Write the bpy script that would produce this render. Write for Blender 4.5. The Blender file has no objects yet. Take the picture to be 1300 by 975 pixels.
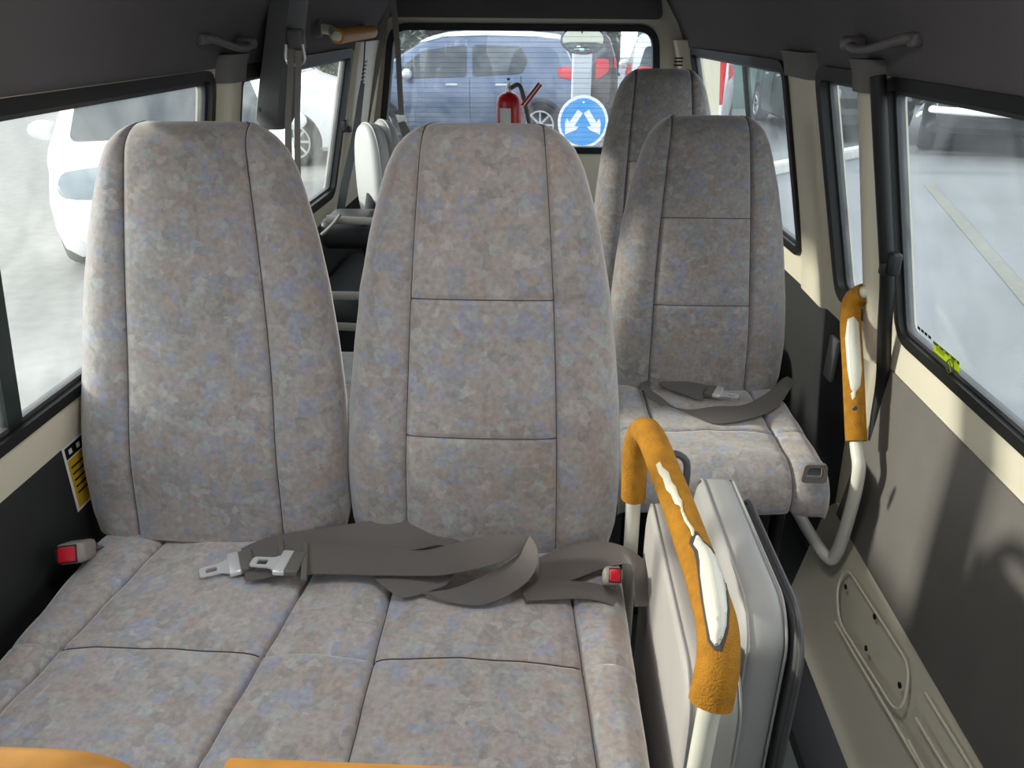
import bpy, bmesh, math, random
from mathutils import Vector, Matrix
from mathutils.bvhtree import BVHTree
random.seed(7)
C = bpy.context.scene.collection
PI = math.pi
# ---------------------------------------------------------------- camera
F = 976.0; VPX, VPY = 700.0, 30.0; H = 1.30
TH = math.atan((487.5-VPY)/F); PS = -math.atan((VPX-650)/F*math.cos(TH))
hh = Vector((math.sin(PS), math.cos(PS), 0)); RT = Vector((math.cos(PS), -math.sin(PS), 0))
FW = hh*math.cos(TH) - Vector((0,0,math.sin(TH))); UP = hh*math.sin(TH) + Vector((0,0,math.cos(TH)))
def P(x, y, X=None, Y=None, Z=None):
    """measured point of the place: where the sight line of a photo point meets a known plane"""
    d = FW + RT*((x-650)/F) + UP*((487.5-y)/F)
    t = X/d.x if X is not None else (Y/d.y if Y is not None else (Z-H)/d.z)
    return Vector((d.x*t, d.y*t, H+d.z*t))
cd = bpy.data.cameras.new('camera'); cam = bpy.data.objects.new('camera', cd); C.objects.link(cam)
cd.sensor_width = 36; cd.lens = 36*F/1300; cd.clip_start = 0.02; cd.clip_end = 300
cam.matrix_world = Matrix(((RT.x, UP.x, -FW.x, 0), (RT.y, UP.y, -FW.y, 0), (RT.z, UP.z, -FW.z, H), (0,0,0,1)))
bpy.context.scene.camera = cam

# ---------------------------------------------------------------- materials
def sock(n, k, v):
    if k in n.inputs: n.inputs[k].default_value = v
def lin(c):
    return tuple((x/12.92 if x <= .04045 else ((x+.055)/1.055)**2.4) for x in c) + (1,)
def mat(name, col, rough=.6, metal=0, sheen=0, bump=0, bscale=200, var=0, vscale=12, coat=0, emit=None):
    m = bpy.data.materials.new(name); m.use_nodes = True; nt = m.node_tree; b = nt.nodes['Principled BSDF']
    c = lin(col); b.inputs['Base Color'].default_value = c
    sock(b, 'Roughness', rough); sock(b, 'Metallic', metal); sock(b, 'Sheen Weight', sheen); sock(b, 'Sheen Roughness', .4); sock(b, 'Coat Weight', coat)
    if emit: sock(b, 'Emission Color', lin(emit[0])); sock(b, 'Emission Strength', emit[1])
    tc = nt.nodes.new('ShaderNodeTexCoord')
    if var:
        n = nt.nodes.new('ShaderNodeTexNoise'); n.inputs['Scale'].default_value = vscale; n.inputs['Detail'].default_value = 6
        nt.links.new(tc.outputs['Object'], n.inputs['Vector'])
        r = nt.nodes.new('ShaderNodeValToRGB'); r.color_ramp.elements[0].position = .3; r.color_ramp.elements[1].position = .7
        r.color_ramp.elements[0].color = tuple(x*(1-var) for x in c[:3])+(1,); r.color_ramp.elements[1].color = tuple(min(1, x*(1+var)) for x in c[:3])+(1,)
        nt.links.new(n.outputs['Fac'], r.inputs['Fac']); nt.links.new(r.outputs['Color'], b.inputs['Base Color'])
    if bump:
        n = nt.nodes.new('ShaderNodeTexNoise'); n.inputs['Scale'].default_value = bscale; n.inputs['Detail'].default_value = 4
        nt.links.new(tc.outputs['Object'], n.inputs['Vector'])
        u = nt.nodes.new('ShaderNodeBump'); u.inputs['Strength'].default_value = bump; u.inputs['Distance'].default_value = .002
        nt.links.new(n.outputs['Fac'], u.inputs['Height']); nt.links.new(u.outputs['Normal'], b.inputs['Normal'])
    return m
def fabric(name, gain=1.0):
    m = bpy.data.materials.new(name); m.use_nodes = True; nt = m.node_tree; b = nt.nodes['Principled BSDF']; L = nt.links
    tc = nt.nodes.new('ShaderNodeTexCoord')
    wn = nt.nodes.new('ShaderNodeTexNoise'); wn.inputs['Scale'].default_value = 45; wn.inputs['Detail'].default_value = 3
    L.new(tc.outputs['Object'], wn.inputs['Vector'])
    wm = nt.nodes.new('ShaderNodeMix'); wm.data_type = 'VECTOR'; wm.inputs['Factor'].default_value = .007
    L.new(tc.outputs['Object'], wm.inputs['A']); L.new(wn.outputs['Color'], wm.inputs['B'])
    def cells(scale, metric, cols, off):
        mp = nt.nodes.new('ShaderNodeMapping'); mp.inputs['Location'].default_value = off; L.new(wm.outputs['Result'], mp.inputs['Vector'])
        v = nt.nodes.new('ShaderNodeTexVoronoi'); v.distance = metric; v.inputs['Scale'].default_value = scale
        L.new(mp.outputs['Vector'], v.inputs['Vector'])
        s = nt.nodes.new('ShaderNodeSeparateColor'); L.new(v.outputs['Color'], s.inputs['Color'])
        r = nt.nodes.new('ShaderNodeValToRGB'); r.color_ramp.interpolation = 'CONSTANT'
        els = r.color_ramp.elements
        while len(els) < len(cols): els.new(.5)
        for i, c in enumerate(cols):
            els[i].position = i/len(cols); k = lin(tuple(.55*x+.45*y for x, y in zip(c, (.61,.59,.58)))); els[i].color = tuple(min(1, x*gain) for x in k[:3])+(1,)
        L.new(s.outputs['Red'], r.inputs['Fac']); return r, s, v
    T = (.61,.58,.57)
    big, s1, v1 = cells(30, 'CHEBYCHEV', [T, (.54,.56,.66), T, (.60,.53,.50), (.53,.54,.57), T, (.62,.57,.60), (.52,.50,.50)], (0,0,0))
    sm, s2, v2 = cells(62, 'MANHATTAN', [(.62,.57,.55), (.55,.58,.69), T, (.63,.55,.52), (.62,.66,.66), T, (.50,.48,.48), (.70,.68,.68)], (3.1,1.7,.4))
    gt = nt.nodes.new('ShaderNodeMath'); gt.operation = 'GREATER_THAN'; gt.inputs[1].default_value = .45; L.new(s2.outputs['Green'], gt.inputs[0])
    ml = nt.nodes.new('ShaderNodeMath'); ml.operation = 'MULTIPLY'; ml.inputs[1].default_value = .75; L.new(gt.outputs[0], ml.inputs[0])
    mx = nt.nodes.new('ShaderNodeMix'); mx.data_type = 'RGBA'; L.new(ml.outputs[0], mx.inputs['Factor']); L.new(big.outputs['Color'], mx.inputs['A']); L.new(sm.outputs['Color'], mx.inputs['B'])
    n3 = nt.nodes.new('ShaderNodeTexNoise'); n3.inputs['Scale'].default_value = 110; n3.inputs['Detail'].default_value = 5; L.new(tc.outputs['Object'], n3.inputs['Vector'])
    r3 = nt.nodes.new('ShaderNodeValToRGB'); r3.color_ramp.elements[0].color = (.86,.86,.86,1); r3.color_ramp.elements[1].color = (1.16,1.16,1.16,1)
    r3.color_ramp.elements[0].position = .3; r3.color_ramp.elements[1].position = .7
    L.new(n3.outputs['Fac'], r3.inputs['Fac'])
    mu = nt.nodes.new('ShaderNodeMix'); mu.data_type = 'RGBA'; mu.blend_type = 'MULTIPLY'; mu.inputs['Factor'].default_value = 1
    L.new(mx.outputs['Result'], mu.inputs['A']); L.new(r3.outputs['Color'], mu.inputs['B']); 
    ve = nt.nodes.new('ShaderNodeTexVoronoi'); ve.feature = 'DISTANCE_TO_EDGE'; ve.inputs['Scale'].default_value = 27; L.new(wm.outputs['Result'], ve.inputs['Vector'])
    lt = nt.nodes.new('ShaderNodeMath'); lt.operation = 'LESS_THAN'; lt.inputs[1].default_value = .035; L.new(ve.outputs['Distance'], lt.inputs[0])
    lm = nt.nodes.new('ShaderNodeMath'); lm.operation = 'MULTIPLY'; lm.inputs[1].default_value = .10; L.new(lt.outputs[0], lm.inputs[0])
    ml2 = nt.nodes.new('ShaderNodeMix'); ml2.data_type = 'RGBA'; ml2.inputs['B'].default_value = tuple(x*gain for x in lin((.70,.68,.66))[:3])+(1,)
    L.new(lm.outputs[0], ml2.inputs['Factor']); L.new(mu.outputs['Result'], ml2.inputs['A']); L.new(ml2.outputs['Result'], b.inputs['Base Color'])
    sock(b, 'Roughness', .9); sock(b, 'Sheen Weight', 1.0); sock(b, 'Sheen Roughness', .45); sock(b, 'Sheen Tint', (1,.97,.95,1)); sock(b, 'Specular IOR Level', .1)
    n4 = nt.nodes.new('ShaderNodeTexNoise'); n4.inputs['Scale'].default_value = 16; n4.inputs['Detail'].default_value = 7; L.new(tc.outputs['Object'], n4.inputs['Vector'])
    u = nt.nodes.new('ShaderNodeBump'); u.inputs['Strength'].default_value = .35; u.inputs['Distance'].default_value = .006
    L.new(n4.outputs['Fac'], u.inputs['Height']); L.new(u.outputs['Normal'], b.inputs['Normal'])
    return m
def glass(name, dust=.08, tint=(.93,.97,.96), dscale=5, gl=.05):
    m = bpy.data.materials.new(name); m.use_nodes = True; nt = m.node_tree; nt.nodes.clear(); L = nt.links
    o = nt.nodes.new('ShaderNodeOutputMaterial'); t = nt.nodes.new('ShaderNodeBsdfTransparent'); t.inputs['Color'].default_value = (*tint, 1)
    g = nt.nodes.new('ShaderNodeBsdfGlossy'); g.inputs['Roughness'].default_value = .02
    d = nt.nodes.new('ShaderNodeBsdfTranslucent'); d.inputs['Color'].default_value = (.9,.92,.92,1)
    m1 = nt.nodes.new('ShaderNodeMixShader'); m1.inputs[0].default_value = gl
    L.new(t.outputs[0], m1.inputs[1]); L.new(g.outputs[0], m1.inputs[2])
    tc = nt.nodes.new('ShaderNodeTexCoord'); n = nt.nodes.new('ShaderNodeTexNoise'); n.inputs['Scale'].default_value = dscale; n.inputs['Detail'].default_value = 8
    n.inputs['Distortion'].default_value = 1.5; L.new(tc.outputs['Object'], n.inputs['Vector'])
    r = nt.nodes.new('ShaderNodeMapRange'); r.inputs['From Min'].default_value = .35; r.inputs['From Max'].default_value = .8; r.inputs['To Min'].default_value = dust*.3; r.inputs['To Max'].default_value = dust*2.4
    L.new(n.outputs['Fac'], r.inputs['Value'])
    m2 = nt.nodes.new('ShaderNodeMixShader'); L.new(r.outputs[0], m2.inputs[0]); L.new(m1.outputs[0], m2.inputs[1]); L.new(d.outputs[0], m2.inputs[2])
    L.new(m2.outputs[0], o.inputs[0]); return m
M = dict(
    fab=fabric('patterned_velour', .97), fabc=fabric('lit_cushion_velour', 1.22),  # cushions: same velour, made paler, light from above put into the colour
    beige=mat('beige_paint', (.90,.87,.79), .35, var=.04, vscale=3),
    rubber=mat('black_rubber', (.07,.07,.075), .5),
    panel=mat('grey_trim_board', (.44,.425,.41), .55, bump=.2, bscale=500, var=.06),
    dpanel=mat('dark_trim_board', (.17,.175,.18), .6, bump=.2, bscale=500),
    liner=mat('headliner', (.40,.385,.395), .95, bump=.2, bscale=300, var=.05, vscale=4),
    collar=mat('collar_plastic', (.46,.45,.44), .7),
    floor=mat('floor_mat', (.12,.12,.125), .7, bump=.3, bscale=150),
    alu=mat('sill_metal', (.55,.58,.60), .4, metal=.6),
    foam=mat('yellow_foam', (.69,.47,.08), .85, bump=1.0, bscale=420, var=.18, vscale=60),
    wpaint=mat('cream_tube_paint', (.88,.87,.82), .3),
    torn=mat('torn_white_backing', (.90,.88,.80), .6, bump=.5, bscale=200),
    belt=mat('belt_webbing', (.37,.345,.335), .55, sheen=.3, bump=.4, bscale=900),
    pbeltA=mat('belt_cover', (.40,.385,.365), .5),
    chrome=mat('tongue_steel', (.93,.93,.94), .28, metal=.55),
    buckle=mat('buckle_plastic', (.60,.57,.54), .45),
    red=mat('release_red', (.80,.07,.16), .35),
    dark=mat('dark_plastic', (.10,.10,.11), .45),
    grip=mat('grip_plastic', (.42,.405,.41), .45),
    vinyl=mat('grey_vinyl', (.66,.655,.65), .55, bump=.25, bscale=60, var=.04, vscale=7),
    lvinyl=mat('side_panel_vinyl', (.70,.68,.665), .6, bump=.2, bscale=60, var=.05, vscale=5),
    pvinyl=mat('pale_vinyl', (.74,.74,.74), .5, bump=.2, bscale=60),
    seam=mat('seam_thread', (.30,.28,.27), .9),
    post=mat('post_plastic', (.42,.42,.43), .6),
    shell=mat('seat_shell', (.30,.30,.31), .5),
    glass=glass('van_glass', .035), rglass=glass('rear_glass', .05, (.93,.97,1.0)),
    asphalt=mat('asphalt', (.57,.56,.55), .85, bump=.6, bscale=30, var=.10, vscale=9),
    concrete=mat('concrete_yard', (.49,.50,.515), .8, bump=.4, bscale=20, var=.10, vscale=.8),
    kerb=mat('kerb_stone', (.80,.80,.78), .8, var=.1),
    yline=mat('faded_line', (.497,.493,.468), .8, var=.1),
    blue=mat('car_blue', (.34,.41,.51), .25, metal=.35, coat=.6), white=mat('car_white', (.93,.93,.93), .3, coat=.5),
    silver=mat('car_silver', (.80,.81,.82), .3, metal=.3, coat=.5), darkcar=mat('car_dark', (.09,.10,.115), .3, coat=.5),
    maroon=mat('car_maroon', (.18,.13,.14), .3, coat=.5),
    cglass=mat('car_glass', (.20,.24,.27), .08), tyre=mat('tyre', (.10,.10,.105), .8), rim=mat('rim', (.82,.83,.84), .3, metal=.5),
    lamp=mat('lamp_lens', (.50,.54,.57), .12), tail=mat('tail_lens', (.85,.08,.15), .2), under=mat('arch_liner', (.05,.05,.05), .9),
    signb=mat('sign_blue', (.02,.58,.86), .4), signw=mat('sign_white', (.95,.95,.95), .4), pole=mat('pole_grey', (.72,.74,.75), .6),
    extr=mat('extinguisher_red', (.80,.12,.14), .3), leafd=mat('hedge_leaf', (.16,.20,.14), .8, var=.5, vscale=6), leafl=mat('pale_leaf', (.50,.53,.48), .7),
    styel=mat('sticker_yellow', (.85,.70,.15), .5), stgreen=mat('sticker_green', (.80,.90,.15), .4), stdark=mat('sticker_olive', (.30,.36,.08), .4), black=mat('black_ink', (.03,.03,.03), .5),
    mirror=mat('mirror_glass', (.85,.88,.86), .04, metal=1), hoard=mat('green_hoarding', (.45,.56,.54), .6, var=.1, vscale=1), orange=mat('bar_amber', (.80,.56,.25), .5, var=.12, vscale=30),
    fillglow=mat('fill_lens', (.95,.93,.88), .4, emit=((1,.96,.9), 1.2)))  # glowing lens of the added fill lamp

# ---------------------------------------------------------------- object helpers
def wloc(p):
    v = Vector((0,0,0))
    while p: v += p.location; p = p.parent
    return v
def obj(name, bm, m, parent=None, smooth=True, origin=None, sharp=40):
    """bm in world coordinates (when the parents are unrotated)"""
    off = wloc(parent) + (Vector(origin) if origin is not None else Vector((0,0,0)))
    bmesh.ops.translate(bm, verts=bm.verts, vec=-off)
    bmesh.ops.recalc_face_normals(bm, faces=bm.faces)
    me = bpy.data.meshes.new(name); 
    if smooth:
        for f in bm.faces: f.smooth = True
        for e in bm.edges:
            if len(e.link_faces) == 2 and e.calc_face_angle(0) > math.radians(sharp): e.smooth = False
    bm.to_mesh(me); bm.free()
    ms = m if isinstance(m, (list, tuple)) else [m]
    for k in ms: me.materials.append(k)
    o = bpy.data.objects.new(name, me); C.objects.link(o)
    if parent: o.parent = parent
    if origin is not None: o.location = Vector(origin)
    return o
def tag(o, label, cat, group=None, kind=None):
    o['label'] = label; o['category'] = cat
    if group: o['group'] = group
    if kind: o['kind'] = kind
    return o
def thing(name, loc, label, cat, group=None):
    o = bpy.data.objects.new(name, None); C.objects.link(o); o.location = Vector(loc); o.empty_display_size = .05
    return tag(o, label, cat, group)
def struct(name, bm, m, smooth=True, **k):
    o = obj(name, bm, m, None, smooth, **k); o['kind'] = 'structure'; return o
def NB(): return bmesh.new()
def join(bm, other):
    me = bpy.data.meshes.new('tmp'); other.to_mesh(me); other.free(); bm.from_mesh(me); bpy.data.meshes.remove(me); return bm
def rbox(c, s, r=.004, seg=3, mx=None, bm=None):
    b = bmesh.new(); bmesh.ops.create_cube(b, size=1)
    bmesh.ops.scale(b, verts=b.verts, vec=Vector(s))
    if r > 0: bmesh.ops.bevel(b, geom=list(b.edges), offset=min(r, min(s)*.49), segments=seg, profile=.5, affect='EDGES')
    if mx is not None: bmesh.ops.transform(b, matrix=mx, verts=b.verts)
    bmesh.ops.translate(b, verts=b.verts, vec=Vector(c))
    return b if bm is None else join(bm, b)
def cat_pts(pts, n=8):
    pts = [Vector(p) for p in pts]; out = []
    for i in range(len(pts)-1):
        p0 = pts[max(i-1,0)]; p1 = pts[i]; p2 = pts[i+1]; p3 = pts[min(i+2, len(pts)-1)]
        for k in range(n):
            t = k/n; out.append(.5*((2*p1) + (p2-p0)*t + (2*p0-5*p1+4*p2-p3)*t*t + (3*p1-p0-3*p2+p3)*t**3))
    out.append(pts[-1]); return out
def tube(pts, r, seg=14, bm=None, smooth_n=0, closed=False, caps=True):
    b = bmesh.new()
    pts = cat_pts(pts, smooth_n) if smooth_n else [Vector(p) for p in pts]
    n = len(pts); rr = r if callable(r) else (lambda t: r)
    prev = None; rings = []
    for i, p in enumerate(pts):
        if closed: t = (pts[(i+1) % n]-pts[i-1]).normalized()
        else: t = (pts[min(i+1,n-1)]-pts[max(i-1,0)]).normalized()
        if prev is None:
            a = Vector((0,0,1)) if abs(t.z) < .9 else Vector((1,0,0)); nrm = t.cross(a).normalized()
        else: nrm = (prev - t*prev.dot(t)).normalized()
        prev = nrm; bi = t.cross(nrm); R = rr(i/max(1,n-1))
        rings.append([b.verts.new(p + (nrm*math.cos(2*PI*k/seg) + bi*math.sin(2*PI*k/seg))*R) for k in range(seg)])
    m_ = n if closed else n-1
    for i in range(m_):
        A = rings[i]; B = rings[(i+1) % n]
        for k in range(seg): b.faces.new((A[k], A[(k+1)%seg], B[(k+1)%seg], B[k]))
    if not closed and caps: b.faces.new(rings[0][::-1]); b.faces.new(rings[-1])
    return b if bm is None else join(bm, b)
def ribbon(pairs, th=.0016, sub=8, bm=None, arch=0):
    """pairs of edge points -> webbing strip"""
    A = cat_pts([p[0] for p in pairs], sub); B = cat_pts([p[1] for p in pairs], sub); b = bmesh.new(); g = []
    n = len(A); K = 5
    for i in range(n):
        t = (A[min(i+1,n-1)]-A[max(i-1,0)]) + (B[min(i+1,n-1)]-B[max(i-1,0)])
        w = B[i]-A[i]; nr = t.cross(w)
        nr = nr.normalized() if nr.length > 1e-9 else Vector((0,0,1))
        if nr.z < 0: nr = -nr
        g.append([[b.verts.new(A[i].lerp(B[i], k/(K-1)) + nr*(s*th/2 + arch*math.sin(PI*k/(K-1)))) for k in range(K)] for s in (1,-1)])
    for i in range(n-1):
        for k in range(K-1):
            b.faces.new((g[i][0][k], g[i][0][k+1], g[i+1][0][k+1], g[i+1][0][k])); b.faces.new((g[i][1][k], g[i+1][1][k], g[i+1][1][k+1], g[i][1][k+1]))
        for k in (0, K-1): b.faces.new((g[i][0][k], g[i+1][0][k], g[i+1][1][k], g[i][1][k]))
    for i in (0, n-1):
        for k in range(K-1): b.faces.new((g[i][0][k], g[i][1][k], g[i][1][k+1], g[i][0][k+1]))
    return b if bm is None else join(bm, b)
def plate(outer, holes, fn, th, bm=None, cuts=0, tvec=None):
    """flat outline with holes in 2D, mapped into space by fn(u,v,w) with w = 0 and th"""
    b = bmesh.new(); es = []
    for lp in [outer]+list(holes):
        vs = [b.verts.new((p[0], p[1], 0)) for p in lp]
        es += [b.edges.new((vs[i], vs[(i+1) % len(vs)])) for i in range(len(vs))]
    bmesh.ops.triangle_fill(b, use_beauty=True, use_dissolve=False, edges=es)
    if cuts:
        for _ in range(cuts): bmesh.ops.subdivide_edges(b, edges=[e for e in b.edges if e.calc_length() > .05], cuts=1, use_grid_fill=False)
        bmesh.ops.triangulate(b, faces=b.faces)
    fs = list(b.faces); vs = list(b.verts); bound = [e for e in b.edges if len(e.link_faces) == 1]
    top = {v: b.verts.new((v.co.x, v.co.y, 1)) for v in vs}
    bp = [(e.verts[0], e.verts[1]) for e in bound]
    for f in fs: b.faces.new([top[v] for v in reversed(f.verts)])
    for p, q in bp: b.faces.new((p, q, top[q], top[p]))
    for v in b.verts: v.co = Vector(fn(v.co.x, v.co.y, v.co.z*th))
    return b if bm is None else join(bm, b)
def rpoly(pts, r, n=5):
    """round the corners of a 2D polygon"""
    out = []; N = len(pts)
    for i in range(N):
        a = Vector(pts[i-1]); p = Vector(pts[i]); q = Vector(pts[(i+1) % N]); da = (a-p); dq = (q-p)
        k = min(r, da.length*.45, dq.length*.45); s = p+da.normalized()*k; e = p+dq.normalized()*k
        for j in range(n+1):
            t = j/n; out.append(tuple((1-t)**2*s + 2*t*(1-t)*p + t*t*e))
    return out
def lathe(prof, seg=24, bm=None, mx=None):
    b = bmesh.new(); rg = []
    for r, z in prof: rg.append([b.verts.new((r*math.cos(2*PI*k/seg), r*math.sin(2*PI*k/seg), z)) for k in range(seg)])
    for i in range(len(rg)-1):
        for k in range(seg): b.faces.new((rg[i][k], rg[i][(k+1)%seg], rg[i+1][(k+1)%seg], rg[i+1][k]))
    b.faces.new(rg[0][::-1]); b.faces.new(rg[-1])
    if mx is not None: bmesh.ops.transform(b, matrix=mx, verts=b.verts)
    return b if bm is None else join(bm, b)
def interp(tb, x):
    if x <= tb[0][0]: return tb[0][1]
    for (a, p), (b, q) in zip(tb, tb[1:]):
        if x <= b: return p+(q-p)*(x-a)/(b-a)
    return tb[-1][1]

# ---------------------------------------------------------------- the van body
PR = [(-.2,.75),(.30,.745),(.63,.74),(.72,.73),(1.215,.62),(1.30,.585),(1.40,.52),(1.50,.40),(1.57,.22),(1.60,-.05)]
PL = [(-.2,.84),(.30,.84),(.63,.835),(.72,.82),(1.215,.72),(1.30,.685),(1.40,.62),(1.50,.50),(1.57,.30),(1.60,.05)]
def XR(z, y=0): return interp(PR, z) - .035*max(0, y-1.6)
def XL(z, y=0): return -interp(PL, z)
def onR(px, py):
    X = .68
    for _ in range(12): p = P(px, py, X=X); X = XR(p.z, p.y)
    return (p.y, p.z)
def onRi(px, py, off):
    X = .68
    for _ in range(12): p = P(px, py, X=X); X = XR(p.z, p.y)-off
    return (p.y, p.z)
def onL(px, py):
    X = -.77
    for _ in range(12): p = P(px, py, X=X); X = XL(p.z, p.y)
    return (p.y, p.z)
YF, YB = -1.25, 3.52
# right wall openings
w1 = [(.30,.716),(onR(1142,408)[0],.716),(onR(1126,96)[0]+.0,1.205),(.30,1.205)]
y2a = onR(1043,88)[0]; y2b = onR(1100,112)[0]
w2 = [(y2b-.02,.70),(y2a-.06,.70),(y2a+.0,1.205),(y2b-.02,1.205)]
w3 = [(2.13,.715),(3.28,.715),(3.36,1.205),(2.16,1.205)]
w0 = [(-.95,.73),(.12,.73),(.12,1.205),(-.55,1.205)]
RW = [rpoly(w, .045) for w in (w1, w2, w3, w0)]
l1 = [(.18,.715),(1.74,.715),(1.74,1.203),(.18,1.203)]
l2 = [(1.93,.715),(3.02,.80),(3.02,1.215),(1.93,1.20)]
l2 = [(1.875,.715),(2.92,.715),(2.98,1.21),(1.875,1.20)]
l0 = [(-.95,.73),(.02,.73),(.02,1.20),(-.55,1.20)]
LW = [rpoly(w, .045) for w in (l1, l2, l0)]
def side(fnX, sgn): return lambda u, v, w: (fnX(v, u)+sgn*w, u, v)
def band(fnX, sgn, z0, z1, holes, th, n=24, y0=YF, y1=YB):
    o = [(y0+(y1-y0)*i/n, z0) for i in range(n+1)] + [(y0+(y1-y0)*i/n, z1) for i in range(n, -1, -1)]
    return plate(o, holes, side(fnX, sgn), th)
struct('wall_right', band(XR, 1, .63, 1.2149, RW, .035), M['beige'], sharp=30)
struct('wall_left', band(XL, -1, .63, 1.2149, LW, .035), M['beige'], sharp=30)
def liner(fnX, sgn):
    b = NB()
    zs = [1.212,1.25,1.30,1.35,1.40,1.45,1.50,1.54,1.57,1.59]
    ys = [YF+(YB-YF)*i/30 for i in range(31)]; rows = []
    for z in zs: rows.append([(b.verts.new((fnX(z,y), y, z)), b.verts.new((fnX(z,y)+sgn*.02, y, z+.012))) for y in ys])
    for i in range(len(zs)-1):
        for j in range(30):
            for s in (0,1): b.faces.new((rows[i][j][s], rows[i][j+1][s], rows[i+1][j+1][s], rows[i+1][j][s]))
    for j in range(30): b.faces.new((rows[0][j][0], rows[0][j+1][0], rows[0][j+1][1], rows[0][j][1]))
    return b
b = NB(); join(b, liner(XR, 1)); join(b, liner(XL, -1)); rbox((-.05, (YF+YB)/2, 1.60), (.9, YB-YF, .03), 0, bm=b)
for xx in (.30, -.40): rbox((xx, (YF+YB)/2, 1.592), (.25, YB-YF, .02), 0, bm=b)
struct('ceiling', b, M['liner'])
# lower boards: dark on the left and behind the pillar, the door card on the right
b = band(XL, -1, -.12, .6299, [], .02); l_low = struct('wall_left_lower', b, M['dpanel'])
l_low.name = 'trim_1'
b = band(XR, 1, -.12, .6299, [], .02, y0=1.50, n=10); o = struct('trim_2', b, M['dpanel'])
b = plate([(-.9,.26),(1.535,.26),(1.535,.632),(-.9,.632)], [], lambda u,v,w: (.735-max(0,.63-v)*.125+w, u, v), .02); o = struct('trim_3', b, M['panel'])
# pillar trims (beige, stand proud) with liner collars
def pillar(fnX, sgn, ya, yb, z0, z1, d, m, top_shift=0, yb2=None):
    n = 8; b = NB(); rg = []
    for i in range(n+1):
        z = z0+(z1-z0)*i/n; sh = top_shift*i/n; x = fnX(z, ya)
        pr = [(0, ya+sh), (-sgn*d*.8, ya+sh+.008), (-sgn*d, ya+sh+.02), (-sgn*d, yb+sh-.02), (-sgn*d*.8, yb+sh-.008), (0, yb+sh)]
        rg.append([b.verts.new((x+q, y, z)) for q, y in pr])
    for i in range(n):
        for k in range(5): b.faces.new((rg[i][k], rg[i][k+1], rg[i+1][k+1], rg[i+1][k]))
        b.faces.new((rg[i][5], rg[i][0], rg[i+1][0], rg[i+1][5]))
    b.faces.new(rg[0]); b.faces.new(rg[-1][::-1]); return b
pa = onR(1110,200)[0]; pb = onR(1084,200)[0]; print('PILLAR', pa, pb, 'w1', w1, 'w2', w2)
pq = [onRi(1107,395,.035)[0], onRi(1101,118,.035)[0], onRi(1091,395,.035)[0], onRi(1086,118,.035)[0]]; print('PQ', pq)
b = pillar(XR, 1, pq[0], pq[2], .63, 1.212, .035, None, top_shift=pq[1]-pq[0]); join(b, pillar(XR, 1, pq[0]-.045, pq[2]-.0, .10, .6299, .020, None, top_shift=.045)); struct('trim_4', b, M['beige'], sharp=50)
b = pillar(XR, 1, w2[2][0]+.02, 2.12, .63, 1.212, .015, None); struct('trim_5', b, M['beige'], sharp=50)
b = pillar(XL, -1, 1.765, 1.855, .63, 1.212, .03, None); struct('trim_6', b, M['beige'], sharp=50)
b = pillar(XL, -1, 3.03, 3.50, .63, 1.24, .02, None); struct('trim_7', b, M['beige'], sharp=50)
b = pillar(XR, 1, 3.40, 3.50, .63, 1.24, .05, None); struct('trim_8', b, M['beige'], sharp=50)
b = NB()
for fn, s, ya, yb, d in ((XR, 1, pq[1]-.01, pq[3]+.012, .044), (XR, 1, w2[2][0]+.015, 2.145, .024), (XL, -1, 1.755, 1.865, .036)):
    join(b, pillar(fn, s, ya, yb, 1.182, 1.24, d, None))
struct('trim_9', b, M['collar'], sharp=50)
# black door seal down the pillar and along the sill of the sliding door
ys = w1[1][0]+.035
sp = [onRi(*q, .032) for q in ((1113,96),(1116,160),(1121,260),(1125,350),(1122,415),(1110,480),(1103,530),(1097,575))]
pts = [(XR(z, 0)-(.030 if z > .62 else .014), y, z) for y, z in sp]+[(.735,1.555,.30),(.735,1.60,.15),(.735,1.62,-.1)]
b = tube(pts, .014, 10, smooth_n=5, caps=True); struct('trim_10', b, M['rubber'])

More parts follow.
